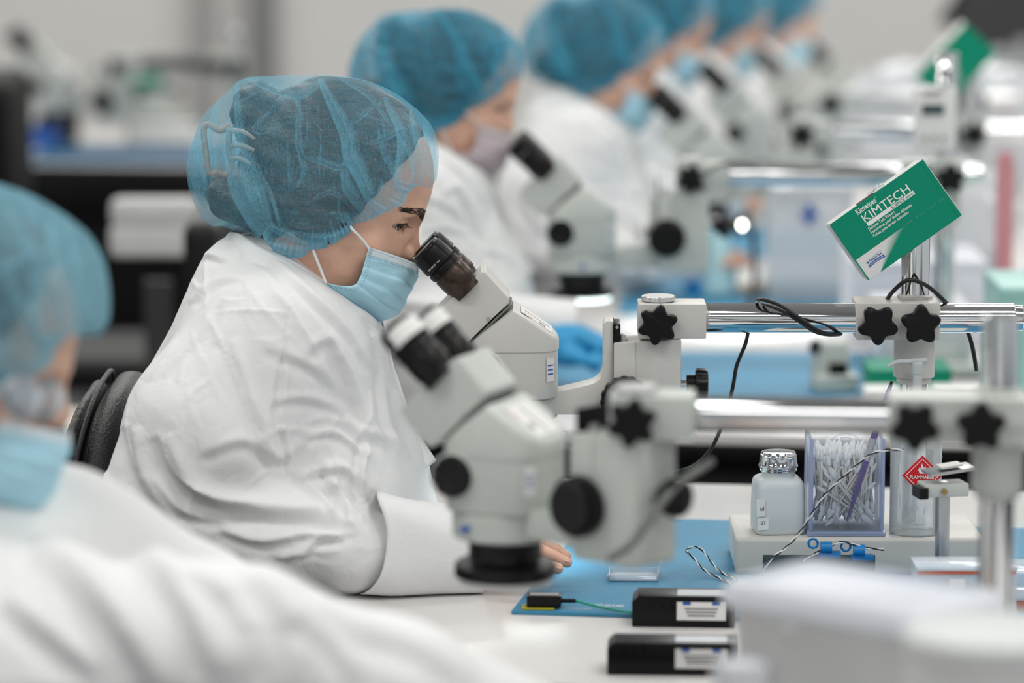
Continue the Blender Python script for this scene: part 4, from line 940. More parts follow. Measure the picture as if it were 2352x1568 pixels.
# ================================================================ microscopes on boom stands
def X(px): return (px-1508)/2100.
def Zz(py): return (735-py)/2100.
u_ = 1/2100.
def scope(star_world, label, yaw_stand=0, yaw_head=0, drop=0, post_dx=0, post_top=565, right_end=2351, light=0, slide=0, spin=0, shift=0, base=True, boommat='chrome', glare=False, group='stereo microscopes on boom stands along the benches', ztop=.7605, post2_top=None, boom=True, en='enamel'):
    E = M[en]; o = Vector(star_world); t = T(empty('stereo_microscope', (o.x, o.y, ztop), yaw_stand), label, 'microscope', group); dz = o.z-ztop
    def P3(px, y, py): return Vector((X(px), y, Zz(py)+dz))
    def place(ob, head=False):
        if head and (yaw_head or drop or slide):
            dd = drop if ob.name.split('.')[0] in ('focus_block', 'slide_cheek', 'focus_knob', 'tension_screw', 'tension_knob', 'pivot_pin', 'slide_gap', 'stop_screw') else drop+slide
            ob.matrix_local = Matrix.Translation((X(1512), 0, -dd*u_)) @ Matrix.Rotation(yaw_head, 4, 'Z') @ Matrix.Translation((-X(1512), 0, 0)) @ (Matrix.Translation((X(1178), 0, 0)) @ Matrix.Rotation(spin if ob.name.split('.')[0] in ('zoom_body', 'prism_housing', 'binocular_head', 'eyepiece', 'sticker', 'screw', 'seam_gasket', 'zoom_knob', 'knob_collar', 'side_label') else 0, 4, 'Z') @ Matrix.Translation((-X(1178), 0, 0))) @ ob.matrix_local
        return ob
    def mk(b, name, mat, head=False, parent=None, smooth=35):
        ob = b.obj(name, mat, parent or t, smooth)
        if parent is None: place(ob, head)
        return ob
    def pr(b, poly, y0, y1, bev=0, seg=2, ang=30): return b.prism([(X(x), Zz(y)+dz) for x, y in poly], y0, y1, bev, seg, ang)
    # -- head: zoom body, prism housing, binocular head
    hx, hy = 103*u_, .046; cx = X(1178)
    b = B(); b.supbox([(Zz(908)+dz, hx-.003, hy-.003), (Zz(905)+dz, hx-.0008, hy-.0008), (Zz(900)+dz, hx, hy), (Zz(797)+dz, hx, hy)], cx, 0, 3.4); mk(b, 'zoom_body', E, True)
    def ztop_(off):
        def f(x):
            p = x*2100+1508
            z = 697+(p-1180)*.70 if p > 1180 else 697+(1180-p)*.79
            return (735-z)/2100+dz-off
        return f
    b = B(); b.supbox([(Zz(799)+dz, hx-.001, hy-.0005), (Zz(796)+dz, hx+.0012, hy+.001), (lambda x: max(ztop_(.004)(x), Zz(795)+dz), hx+.0012, hy+.001), (lambda x: max(ztop_(.0014)(x), Zz(795)+dz+.0001), hx-.0002, hy-.0004), (lambda x: max(ztop_(.0003)(x), Zz(795)+dz+.0002), hx-.003, hy-.003), (lambda x: max(ztop_(0)(x), Zz(795)+dz+.0003), hx-.007, hy-.007)], cx, 0, 3.4); ph_ = mk(b, 'prism_housing', E, True)
    sx0, sz0, sx1, sz1 = 1196, 709, 1268, 759
    a = P3(sx0, 0, sz0-.5); c = P3(sx1, 0, sz1-.5); e = (c-a).normalized(); nrm = Vector((-e.z, 0, e.x))
    b = B(); mid = (a+c)/2+nrm*.0003; R3 = Matrix((e, Vector((0, 1, 0)), nrm)).transposed()
    b.box(mid, ((c-a).length, .052, .0003), 0, R3); st = mk(b, 'sticker', M['white'], True)
    e_w = e; F4 = lambda k, y: frame(a+e*k+Vector((0, y, 0))+nrm*.0006, (0, -1, 0), (e.x, 0, e.z))
    for k, s, wd, m_ in ((.003, 'QC PASS', .012, 'inkred'), (.003, '', 0, ''), (.010, 'LOT 27', .010, 'inkred')):
        if s:
            q_ = text(s, wd, .004, M[m_], st, frame(a+e*(k)+Vector((0, -.022, 0))+nrm*.0006, (e.x, 0, e.z), (0, 1, 0)))
    q_ = B().box(a+e*.028+Vector((0, -.014, 0))+nrm*.0006, (.008, .010, .0002), 0, R3).obj('printed_block', M['inkgrey'], st)
    q_ = B().box(a+e*.021+Vector((0, .004, 0))+nrm*.0006, (.034, .003, .0002), 0, R3).obj('printed_bar', M['inkgrey'], st)
    b = B(); pr(b, [(1035, 676), (1106, 614), (1114, 614), (1170, 675), (1169, 686), (1130, 722), (1070, 781), (1052, 790), (1012, 748), (990, 722)], -.0355, .0355, .0045, 3); bh = mk(b, 'binocular_head', E, True)
    b = B(); b.cyl(P3(1121, -.0352, 722), P3(1121, -.0362, 722), .0021, seg=12); b.cyl(P3(1121, -.0362, 722), P3(1121, -.0363, 722), .0008, seg=6); mk(b, 'screw', M['steel'], True)
    b = B(); pr(b, [(1168, 690), (1176, 690), (1088, 776), (1080, 776)], -.034, .034, .001); mk(b, 'seam_gasket', M['greycable'], True)
    for k in (-1, 1):
        y = k*.0285; a = P3(975, y, 561); c = P3(1078, y, 660); d = (c-a).normalized()
        ep = mk(B().lathe([(.0, .0135), (.0, .0168), (.0012, .0172), (.003, .0176), (.0042, .0190), (.0235, .0200), (.0245, .0196)], a, d, 56), 'eyepiece', M['black'], True)
        mk(B().lathe([(.0250, .0172), (.0268, .0172)], a, d, 48), 'groove', M['blackmatte'], False, ep)
        mk(B().lathe([(.0264, .0190), (.0272, .0196), (.0335, .0196), (.0340, .0190)], a, d, 48), 'dioptre_ring', M['black'], False, ep)
        mk(B().lathe([(.0340, .0180), (.0362, .0180), (.0364, .0190), (.0372, .0192), (.0545, .0192), (.0565, .0178), (.063, .0168), (.067, .0168)], a, d, 48), 'barrel', M['brownmetal' if en == 'enamel' else 'blackmetal'], False, ep)
        if glare:  # white patch on the collar, a bright reflection painted as colour
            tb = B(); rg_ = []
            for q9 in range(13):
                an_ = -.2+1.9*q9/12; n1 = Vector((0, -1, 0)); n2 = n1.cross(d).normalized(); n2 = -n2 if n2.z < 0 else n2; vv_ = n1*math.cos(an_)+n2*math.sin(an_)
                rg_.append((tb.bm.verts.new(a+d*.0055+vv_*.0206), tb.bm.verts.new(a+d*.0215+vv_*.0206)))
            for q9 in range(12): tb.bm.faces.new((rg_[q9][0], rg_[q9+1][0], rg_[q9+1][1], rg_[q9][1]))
            mk(tb, 'painted_glare', M['paperw'], False, ep)
        mk(B().lathe([(-.0003, .012), (.0004, .012)], a, d, 32), 'eye_lens', M['lcd'], False, ep)
        n_ = Vector((-.25, -1, 0)); n_ = (n_-d*n_.dot(d)).normalized(); side = n_.cross(d).normalized(); side = -side if side.z < 0 else side
        # lettering round the collar on the camera's side
        q_ = text('WF10X/20', .0115, .0019, M['paperw'], ep, frame(a+d*.0205+n_*.0204-side*.010, side, -d)); 
        q_ = text('oo-', .0050, .0016, M['paperw'], ep, frame(a+d*.0205+n_*.0201+side*.0035, side, -d))
        b = B(); b.cyl(a+d*.046+n_*.0185, a+d*.046+n_*.0196, .0013, seg=10); mk(b, 'set_screw', M['black'], False, ep)
    b = B(); c = P3(1112, -.046, 836); b.lathe([(0, .019), (.0045, .019), (.006, .0178), (.006, .010), (.005, .009)], c, (0, -1, 0), 60, rib=((1, 2), .95, 3)); mk(b, 'zoom_knob', M['black'], True)
    b = B(); b.lathe([(-.004, .0215), (.001, .0215), (.002, .0205), (.002, .0195), (-.002, .0192)], c, (0, -1, 0), 48); mk(b, 'knob_collar', E, True)
    b = B(); c2 = P3(1112, .046, 836); b.lathe([(0, .019), (.012, .019), (.014, .0175)], c2, (0, 1, 0), 60, rib=((0, 1), .95, 3)); mk(b, 'zoom_knob', M['black'], True)
    b = B(); b.box(P3(1262.5, -.0381, 838), (.0006, .011, .026), 0, Matrix.Rotation(-PI/4, 3, 'Z')); sk = mk(b, 'side_label', M['white'], True)
    for kk in range(3): mk(B().box(P3(1263.3, -.0385, 828+kk*10), (.0003, .008, .0012), 0, Matrix.Rotation(-PI/4, 3, 'Z')), 'printed_line', M['inkblue'], False, sk)
    # -- holder with arm
    b = B(); b.lathe([(0, .046), (.002, .0485), (.0245, .0485), (.0255, .047)], P3(1178, 0, 962), (0, 0, 1), 64); mk(b, 'holder_ring', E, True)
    b = B(); pr(b, [(1225, 908), (1262, 900), (1330, 884), (1362, 876), (1378, 864), (1385, 846), (1385, 737), (1392, 731), (1408, 731), (1408, 949), (1225, 949)], -.020, .020, .0025); mk(b, 'support_arm', E, True)
    b = B(); b.cyl(P3(1332, -.0195, 929), P3(1332, -.0204, 929), .0026, seg=16); mk(b, 'plug', E, True)
    b = B(); b.cyl(P3(1178, -.047, 935), P3(1178, -.056, 935), .003, seg=12); mk(b, 'lock_screw', M['inkblue'], True)
    b = B(); b.lathe([(0, .036), (.0005, .0455), (.0012, .0465), (.0115, .0465), (.0135, .0440), (.0175, .0350), (.0200, .0335), (.0350, .0335), (.0365, .032)], P3(1178, 0, 1040), (0, 0, 1), 64); ob = mk(b, 'objective_ring', M['black'], True)
    b = B(); b.lathe([(0, .026), (0, .040), (.0006, .042), (.0050, .043), (.0055, .042)], P3(1178, 0, 1052), (0, 0, 1), 64)
    lr = mk(b, 'ring_light', M['glow'] if light else M['white'], True)
    # -- focusing block
    b = B(); pr(b, [(1408, 780), (1563, 772), (1563, 1010), (1556, 1016), (1408, 1016)], -.027, .027, .0035, 3); 
    for vv in b.bm.verts: pass
    fb = mk(b, 'focus_block', E, True)
    b = B(); pr(b, [(1409.5, 781), (1458, 779), (1458, 1014), (1409.5, 1014)], -.0285, .0285, .0012); mk(b, 'slide_cheek', E, True)
    b = B(); pr(b, [(1408, 735), (1410, 735), (1410, 1012), (1408, 1012)], -.0235, .0235, 0); mk(b, 'slide_gap', M['blackmatte'], True)
    b = B(); pr(b, [(1410, 738), (1424, 738), (1424, 790), (1410, 790)], -.022, .022, .0006); rk = mk(b, 'rack_slide', M['blackmetal'], True)
    b = B(); b.cyl(P3(1416, -.0219, 745), P3(1416, -.0226, 745), .0018, seg=12); mk(b, 'screw', M['steel'], False, rk)
    b = B(); b.box(P3(1431, -.012, 772), (.006, .008, .008), .0008); b.cyl(P3(1433, -.012, 776), P3(1440, -.012, 776), .0015, seg=10); mk(b, 'stop_screw', M['steel'], True)
    for k in (-1, 1):
        c = P3(1435, k*.0285, 912)
        b = B(); b.lathe([(0, .026), (.0, .0262), (.0015, .0275), (.012, .0275), (.0135, .0262)], c, (0, k, 0), 96, rib=((2, 3), .965, 3)); kn = mk(b, 'focus_knob', M['black'], True)
        b = B(); b.lathe([(.012, .0245), (.0145, .0240), (.018, .0235), (.0195, .0215), (.0198, .012), (.0192, .005)], c, (0, k, 0), 64); mk(b, 'knob_face', M['black'], False, kn)
    b = B(); b.cyl(P3(1560, 0, 883), P3(1580, 0, 883), .0045, seg=16)
    for kk in range(5): b.cyl(P3(1563+kk*3.2, 0, 883), P3(1564.4+kk*3.2, 0, 883), .0052, seg=16)
    tn = mk(b, 'tension_screw', M['chrome'], True)
    b = B(); b.lathe([(0, .0095), (.0008, .0102), (.010, .0102), (.010, .0165), (.0112, .0172), (.0200, .0172), (.0225, .0160), (.0235, .0130)], P3(1578, 0, 883), (1, 0, 0), 72, rib=((4, 5), .94, 3)); mk(b, 'tension_knob', M['black'], True)
    b = B(); b.cyl(P3(1512, 0, 788), P3(1512, 0, 735), .0185, seg=40); mk(b, 'pivot_pin', M['chrome'], True)
    # -- end clamp
    b = B(); b.box(P3(1542.5, 0, 731), (155*u_, .050, 80*u_), .0016); mk(b, 'end_clamp', E)
    b = B(); b.lathe([(0, .0172), (.0006, .0186), (.0052, .0186), (.006, .0176)], P3(1512, 0, 690), (0, 0, 1), 64, rib=((1, 2), .965, 4)); mk(b, 'pivot_cap', M['silver'])
    b = B(); b.cyl(P3(1508, -.024, 735), P3(1508, -.031, 735), .008); b.star(P3(1508, -.030, 735), (0, -1, 0), .0225, .012, 6, .35); mk(b, 'star_knob', M['black'])
    if boom:
        b = B(); b.lathe([(0, .0160), (.001, .0165), ((right_end-22-1600)*u_, .0165), ((right_end-20-1600)*u_, .0150), ((right_end-2-1600)*u_, .0142), ((right_end-1600)*u_, .0125)], P3(1600, 0, 730), (1, 0, 0), 64); mk(b, 'boom', M[boommat], smooth=30)
        x0 = 1963+shift; x1 = 2156+post_dx+shift; mx = (x0+x1)/2
        b = B(); b.box(P3(mx, .004, 731), ((x1-x0)*u_, .058, 86*u_), .0022, None, 3); mk(b, 'boom_clamp', E)
        b = B(); b.box(P3(mx, -.0256, 731), ((x1-x0-4)*u_, .0012, 26*u_), .0004); mk(b, 'clamp_rib', E)
        for (x, n_, ro) in ((2010+shift, 5, 2.2), (2108+shift+post_dx*.35, 5, 1.57)):
            b = B(); b.cyl(P3(x, -.024, 734), P3(x, -.034, 734), .008); b.star(P3(x, -.032, 734), (0, -1, 0), .0225, .013, n_, ro); mk(b, 'star_knob', M['black'])
        pxx = 2106+post_dx+shift
        b = B(); b.lathe([(0, .0175), (.0008, .0190), (.0065, .0190), (.0075, .0225), (.052, .0225), (.092, .0225)], P3(pxx, .016, 886), (0, 0, 1), 64); mk(b, 'clamp_sleeve', E)
        b = B(); b.lathe([(0, .0195), (.003, .0195), (.0045, .0178)], P3(pxx, .016, 688), (0, 0, 1), 56); mk(b, 'sleeve_collar', E)
        b = B(); b.lathe([(0, .0157), (dz+Zz(post_top)-.001, .0157), (dz+Zz(post_top), .0145)], Vector((X(pxx), .016, 0)), (0, 0, 1), 56); mk(b, 'post', M['chrome'])
        if base: b = B(); b.box(Vector((X(pxx), .04, .0085)), (.16, .16, .0155), .003); b.lathe([(0, .03), (.02, .03), (.022, .028)], Vector((X(pxx), .016, .016)), (0, 0, 1), 48); mk(b, 'stand_base', E)
    if light:
        c = t.matrix_basis @ (Matrix.Translation((X(1512), 0, -drop*u_)) @ Matrix.Rotation(yaw_head, 4, 'Z') @ Matrix.Translation((-X(1512), 0, 0)) @ P3(1178, 0, 1062))
        spot_under(c, light)
    return t

S1 = PY(1508, 735, 4.17)
HZT = .8045
sc1 = scope(S1, 'microscope in sharp focus that the woman looks into, on shiny boom', light=1.6, ztop=HZT, base=False, post_top=538)
sc0 = scope(W(1455, 955, 3.36), 'large blurred microscope nearest the viewer, its black objective over the bench', yaw_stand=-.07, yaw_head=-.70, spin=.36, drop=-8, slide=50, shift=10, post_dx=60, post_top=545, right_end=2430, en='enamel2', light=0, glare=True)
sc2 = scope(W(1585, 405, 5.58), 'second microscope, with glowing ring light, behind the sharp one', drop=4, slide=58, shift=185, post_top=360, right_end=2400, light=5, en='enamel2', ztop=.7645)
sc3 = scope(W(1838, 305, 6.6), 'third microscope down the row, black eyepieces beside a blue face mask', drop=0, slide=20, shift=20, light=4, post_top=503, en='enamel2', ztop=.7645)
sc4 = scope(W(1905, 234, 7.6), 'fourth microscope, very blurred, beyond the third', boommat='steel', slide=20, post_top=560, en='enamel2', right_end=2300)
sc5 = scope(W(2001, 192, 8.5), 'fifth microscope, very blurred, under the fifth hair net', boommat='steel', slide=20, post_top=560, en='enamel2', right_end=2300)
sc6 = scope(W(2086, 167, 9.6), 'sixth and farthest microscope of the row', boommat='steel', slide=20, post_top=560, en='enamel2', right_end=2300)
sc7 = scope(W(270, 150, 9.2), 'lone blurred microscope on the far bench at upper left', slide=0, post_top=560, en='enamel2', boommat='darkgrey', boom=True, right_end=2100, group='microscopes on the far left bench')

# ================================================================ the other people
capc = Vector(PP(718, 372)); WR0 = Vector(woman.location)
def person(cpx, D, k, rot, label, net, only=None, mask=None, capk=1, drop_=(), nohand=False):
    tgt = W(cpx[0], cpx[1], D); R = Matrix.Rotation(-math.radians(rot), 3, 'Y')
    r = copy_tree(woman); r.scale = (k, k, k); r.rotation_euler = (0, -math.radians(rot), 0)
    if nohand:
        for c in kids(r):
            if c.name.split('.')[0] == 'body': c.data = body_nohand
    r.location = tgt-(R @ ((capc-WR0)*k)); r['label'] = label; r['group'] = 'people at the microscopes'
    for c in list(kids(r)):
        nm = c.name.split('.')[0]
        if nm in drop_:
            for g in kids(c): bpy.data.objects.remove(g)
            bpy.data.objects.remove(c); continue
        if nm == 'hair_net':
            remat(c, M[net])
            if capk != 1: c.scale = (capk,)*3; c.location = (capc-WR0)*(1-capk)
        if nm == 'face_mask' and mask: remat(c, M[mask])
    return r
woman['group'] = 'people at the microscopes'
tiny = ('eyebrow', 'eyelashes', 'loose_hair', 'snap_button', 'zip_tape', 'finger_nail')
p2 = person((1000, 160), 5.58, .92, 4, 'second worker in the row in deep blue net and sheer pale mask', 'capdeep', mask='masksheer', drop_=tiny, nohand=True)
p3 = person((1362, 98), 6.6, .9, 2, 'third worker in the row, blurred, light blue mask, white coverall', 'capdeep', drop_=tiny)
p4 = person((1495, 18), 7.6, .92, 0, 'fourth worker in the row, head cut by the top of the picture', 'capdeep', drop_=tiny)
p5 = person((1640, 15), 8.5, .92, 0, 'fifth worker in the row, small, behind the fourth worker\'s microscope', 'capdeep', drop_=tiny)
p6 = person((1765, 5), 9.5, .92, 0, 'farthest worker, at the end of the row by the back wall', 'capdeep', drop_=tiny)
pn = person((-190, 715), 3.2, 1, 5, 'worker nearest the viewer at lower left in spectacles and blue mask', 'caplight', capk=1.15,
            drop_=('coverall', 'collar', 'front_flap', 'outer_cuff', 'hair_clip')+tiny)
# her own coverall: she reaches forward along the bottom of the picture
YN = W(-190, 1300, 3.2).y
def NP(px, py, dy=0): return PY(px, py, YN+dy)
nv = lambda *a: np.array(NP(*a))
rowsN = [(1120,-420,-230,.06),(1180,-450,-110,.12),(1250,-470,20,.15),(1330,-480,180,.18),(1450,-500,400,.20),(1600,-520,420,.20),(1900,-520,420,.20),(2300,-480,400,.19)]
armsN = [(nv(120,1290,.14), nv(420,1420,.12), .077, .064, .05), (nv(420,1420,.12), nv(640,1500,.09), .064, .058, .02), (nv(640,1500,.09), nv(950,1590,.06), .058, .054, .02), (nv(950,1590,.06), nv(1210,1710,.02), .054, .05, .02), (nv(-60,1400,.02), nv(120,1330,.10), .10, .075, .06), (nv(140,1480,-.10), nv(560,1500,-.14), .080, .066, .06), (nv(560,1500,-.14), nv(900,1590,-.10), .066, .058, .03), (nv(900,1590,-.10), nv(1190,1700,-.06), .058, .050, .02),
         (nv(60,1330,.12), nv(500,1560,.16), .075, .062, .06), (nv(500,1560,.16), nv(960,1680,.12), .062, .05, .03)]
foldsN = [([(200,1180),(330,1290),(420,1400),(480,1560)], 40, .012), ([(60,1250),(180,1350),(300,1500),(360,1620)], 45, .014), ([(560,1330),(640,1400),(660,1500),(620,1600)], 34, .013),
          ([(0,1380),(100,1460),(220,1560)], 30, .012), ([(700,1400),(820,1450),(960,1500),(1080,1580)], 34, .008), ([(420,1320),(520,1380),(560,1460)], 26, .009), ([(640,1420),(760,1480),(800,1560)], 28, .008), ([(150,1120),(260,1220),(350,1280)], 24, .006)]
cn, _, _ = coat_build(rowsN, YN, armsN, foldsN, 'coverall', np.array(pn.location), h=.0065, foldy=0)
cob = link(bpy.data.objects.new('coverall', cn), pn, M['coat']); cob.matrix_local = Matrix.Rotation(math.radians(5), 4, 'Y')
RnI = Matrix.Rotation(math.radians(5), 3, 'Y')
def _nl(V): return (np.array(V)-np.array(pn.location)) @ np.array(RnI.transposed())
_w0 = np.array(HP(1078, 1284, 0)); _h1 = HV2-_w0+nv(1200, 1703, -.06); _h2 = (HV2-_w0)*np.array((1, -1, 1))+nv(1220, 1712, .03)
_V, _Q = joinmesh([(HV-WL, HQ), (KV-WL, KQ), (_nl(_h1), HQ2)])
nb = npmesh('body', _V, _Q); nb.materials.append(M['skin'])
for c in kids(pn):
    if c.name.split('.')[0] == 'body': c.data = nb
def nworld(o): o.matrix_local = Matrix.Rotation(math.radians(5), 4, 'Y') @ o.matrix_local; return o
# spectacles
NO = Vector(pn.location)
g = B(); 
def NQ(px, py, dy): return PY(px, py, YN+dy)-NO
cen = (50, 915); 
for dy, dx in ((-.072, 0), (-.005, 52)):
    ring = [NQ(cen[0]+dx+44*math.cos(a)*1.0, cen[1]+50*math.sin(a), dy+.018*math.cos(a)) for a in np.linspace(0, 2*PI, 25)]
    g.tube(ring, .0014, 6, 2)
g.tube([NQ(4, 905, -.075), NQ(-80, 880, -.088), NQ(-180, 880, -.09)], .0018, 6); g.tube([NQ(92, 905, -.055), NQ(106, 898, -.035), NQ(112, 905, -.02)], .0014, 6)
gl = nworld(g.obj('spectacle_frame', M['steel'], pn, 180))
for dy, dx in ((-.072, 0), (-.005, 52)):
    ln = B(); vs = [ln.bm.verts.new(NQ(cen[0]+dx+43*math.cos(a), cen[1]+49*math.sin(a), dy+.018*math.cos(a))) for a in np.linspace(0, 2*PI, 24, endpoint=False)]; ln.bm.faces.new(vs)
    ll = ln.obj('spectacle_lens', M['lens'], gl)
    sm = ll.modifiers.new('s', 'SOLIDIFY'); sm.thickness = .0015
# second worker's gloved hand under her ring light
def glove_sdf(c):
    def f(G):
        c0 = np.array(c); d = ellf(G, c0+(0, 0, .008), (.030, .035, .028))
        d = smin(d, rcone(G, c0+(-.02, 0, .01), c0+(-.10, 0, .022), .028, .032), .02)
        for k in range(4):
            y = -.030+k*.020; d = smin(d, rcone(G, c0+(.008, y, .024), c0+(.034, y, .010), .0105, .010), .004); d = smin(d, rcone(G, c0+(.034, y, .010), c0+(.026, y, -.018), .010, .009), .003)
        d = smin(d, rcone(G, c0+(-.01, -.035, .0), c0+(.03, -.040, -.012), .012, .009), .006)
        return d
    return f
gc = W(1322, 805, 5.45); gc.z = max(gc.z, .795)
V, Q = sdfobj(glove_sdf(gc), (gc.x-.15, gc.y-.07, gc.z-.04), (gc.x+.06, gc.y+.07, gc.z+.07), .003)
gh = link(bpy.data.objects.new('gloved_hand', npmesh('gloved_hand', V-np.array(p2.location), Q)), p2, M['cotblue']); gh.parent = None
gh.parent = p2; gh.matrix_parent_inverse = (Matrix.LocRotScale(p2.location, p2.rotation_euler, p2.scale)).inverted(); gh.location = p2.location

# ================================================================ things on the benches
# -- tissue carton: front face 124 x 74 mm
CW, CH, CD = .124, .0745, .088
def carton_front():
    m = pm('green_printed_carton_front', (0, .235, .135), .5, spec=.22, var=.03); nt = m.node_tree; b = nt.nodes['Principled BSDF']; L = nt.links.new
    tc = nt.nodes.new('ShaderNodeTexCoord'); sx = nt.nodes.new('ShaderNodeSeparateXYZ'); L(tc.outputs['Object'], sx.inputs[0])
    def mth(op, a, c, clamp=False):
        n = nt.nodes.new('ShaderNodeMath'); n.operation = op; n.use_clamp = clamp
        for i, v in enumerate((a, c)):
            if isinstance(v, (int, float)): n.inputs[i].default_value = v
            else: L(v, n.inputs[i])
        return n.outputs[0]
    x, z = sx.outputs[0], sx.outputs[2]
    # white corner: below z=.026, left of the line from (.066,.026) to (.0165,0), fading at its upper right
    edge = mth('SUBTRACT', mth('ADD', mth('MULTIPLY', z, 1.90), .0165), x)
    soft = mth('ADD', mth('MULTIPLY', z, .85), .0012)
    wv = mth('MULTIPLY', mth('DIVIDE', edge, soft, True), mth('LESS_THAN', z, .0262))
    wv = mth('MULTIPLY', wv, mth('GREATER_THAN', x, .0015))
    mx = nt.nodes.new('ShaderNodeMix'); mx.data_type = 'RGBA'; mx.inputs[6].default_value = (0, .235, .14, 1); mx.inputs[7].default_value = (.66, .67, .66, 1); L(wv, mx.inputs[0])
    L(mx.outputs[2], b.inputs['Base Color']); return m
M['cartonfront'] = carton_front()
def carton(name, loc, rot, label, detail=True):
    t = T(empty(name, loc), label, 'box', 'tissue cartons on the stands'); t.rotation_euler = (Matrix.Rotation(rot[0], 3, 'X') @ Matrix.Rotation(rot[2], 3, 'Z') @ Matrix.Rotation(rot[1], 3, 'Y')).to_euler()
    B().box((CW/2, CD/2, CH/2), (CW-.0012, CD-.0012, CH-.0012), .0008).obj('carton_body', M['card'], t)
    b = B(); b.prism([(.0, .0), (CW, 0), (CW, CH), (0, CH)], -.0005, .0002, .0003, 1); b.obj('front_panel', M['cartonfront'], t)
    if not detail: return t
    F_ = lambda u, v: frame((u/2100*1.0, -.0007, CH-v/2100), (1, 0, 0), (0, 0, 1))
    TX = lambda s, u, v, w_, h_, m='paperw', b_=0, sh=0: text(s, w_/2100, h_/2100, M[m], t, F_(u, v), bold=b_, shear=sh)
    TX('Kimwipes', 66, 19, 53, 13, b_=.02); TX('\u00ae', 120, 10, 3, 3)
    TX('KIMTECH', 70, 43.5, 127, 19.5)
    B().box(((71+201)/2/2100, -.0006, CH-50/2100), (130/2100, .0003, 9.6/2100), 0).obj('title_bar', M['paperw'], t)
    TX('SCIENCE', 138, 53.5, 36, 7, 'green', .012).location.y -= .0002; TX('BRAND', 178, 53.0, 20, 5, 'green').location.y -= .0002
    TX('Delicate Task Wipers', 67, 63.5, 72, 6.6, b_=.012); TX('Essuie-tout pour t\u00e2ches d\u00e9licates', 67, 73, 112, 6.6, b_=.012); TX('Pa\u00f1os para tareas delicadas', 67, 82.5, 97, 6.6, b_=.012)
    for k in range(30):
        if k % 4 != 3: B().box(((8+k*8.2+3)/2100, -.00055, CH-100.5/2100), (5.8/2100, .0002, .7/2100), 0).obj('perforation', M['inkgrey'], t)
    lg = B().prism([(18/2100, CH-133/2100), (20/2100, CH-126.5/2100), (40/2100, CH-125.2/2100), (62/2100, CH-126.5/2100), (63/2100, CH-133/2100), (41/2100, CH-131.8/2100)], -.0008, -.0004, 0).obj('logo_bar', M['inkblue'], t)
    TX('Kimberly-Clark', 27, 123.5, 34, 5, 'inkblue', .015); TX('PROFESSIONAL', 21, 130.8, 39, 3.2).location.y -= .0003
    ar = B(); ar.tube([Vector(((17+46*k/10)/2100, -.0007, CH-(121-5*math.sin(k/10*PI*.55))/2100)) for k in range(11)], .00012, 4, 2).obj('logo_arc', M['inkblue'], t, 180)
    B().lathe([(0, .0011), (.0003, .0011)], (22/2100, -.0004, CH-122/2100), (0, -1, 0), 8).obj('logo_mark', M['inkblue'], t)
    # seam of the tuck flap on the right, open slot and film at the top
    b = B(); b.box((CW+.0004, CD*.48, CH/2), (.0010, CD*.9, CH*.97), .0003); b.obj('side_flap', M['card'], t)
    b = B(); b.box((CW-.0042, -.0006, CH*.5), (.0004, .0003, CH*.94), 0); b.obj('fold_line', M['green'], t)
    b = B(); b.box((-.0004, CD*.48, CH*.5), (.0010, CD*.9, CH*.97), .0003); b.obj('side_flap', M['card'], t)
    b = B(); pts = [(CW*.30+(CW*.18)*k/9, .004+random.uniform(0, .004)) for k in range(10)]
    vs = [b.bm.verts.new((x, .002, CH+.0002)) for x, _ in pts]+[b.bm.verts.new((x, .02+y, CH+.0007)) for x, y in pts[::-1]]; b.bm.faces.new(vs)
    o = b.obj('torn_slot', M['brown'], t); sd = o.modifiers.new('s', 'SOLIDIFY'); sd.thickness = .0008
    V = []; nx_, ny_ = 26, 8
    for i in range(nx_+1):
        for j in range(ny_+1): V.append((CW*.44+CW*.16*i/nx_, .004+.03*j/ny_, CH+.0008+.0065*abs(noise.noise(Vector((i*.31, j*.45, 2)))) ))
    o = link(bpy.data.objects.new('plastic_film', setmesh('film', V, [(i*(ny_+1)+j, (i+1)*(ny_+1)+j, (i+1)*(ny_+1)+j+1, i*(ny_+1)+j+1) for i in range(nx_) for j in range(ny_)], 180)), t, M['bag'])
    return t
blp = PY(1995, 644, 4.165)
ca1 = carton('tissue_carton', blp, (math.radians(-5.3), -math.radians(35.2), -.03), 'green and white tissue carton, tilted, on the sharp post')
s3_ = W(1838, 305, 6.6); pt3 = Vector((s3_.x+X(2126), s3_.y+.016, s3_.z+Zz(503))); blp = pt3-Vector((CW*.55*math.cos(math.radians(47)), CD/2, CW*.55*math.sin(math.radians(47))+.012)); ca2 = carton('tissue_carton', blp, (0, -math.radians(47), .0), 'blurred green tissue carton tilted at upper right, below the black monitor', False)
# -- grey housing on the bench under the bottle and swab box
hl = PY(1690, 1232, 4.095); hr_x = PY(2262, 1232, 4.095).x
hs = T(empty('instrument_housing', ((hl.x+hr_x)/2, 4.165, .7645)), 'light grey enamelled housing under the white bottle and swab box', 'instrument')
wd_ = hr_x-hl.x
B().box((0, 0, .02), (wd_, .14, .040), .0055, None, 4).obj('case', M['enamel'], hs)
def HS(px, py, dy=0): return PY(px, py, 4.0945+dy)-hs.location
a = HS(1752, 1264); c = HS(2010, 1320)
B().box(((a.x+c.x)/2, -.0695, .0115), (c.x-a.x, .0025, .020), .001).obj('display_window', M['lcd'], hs)
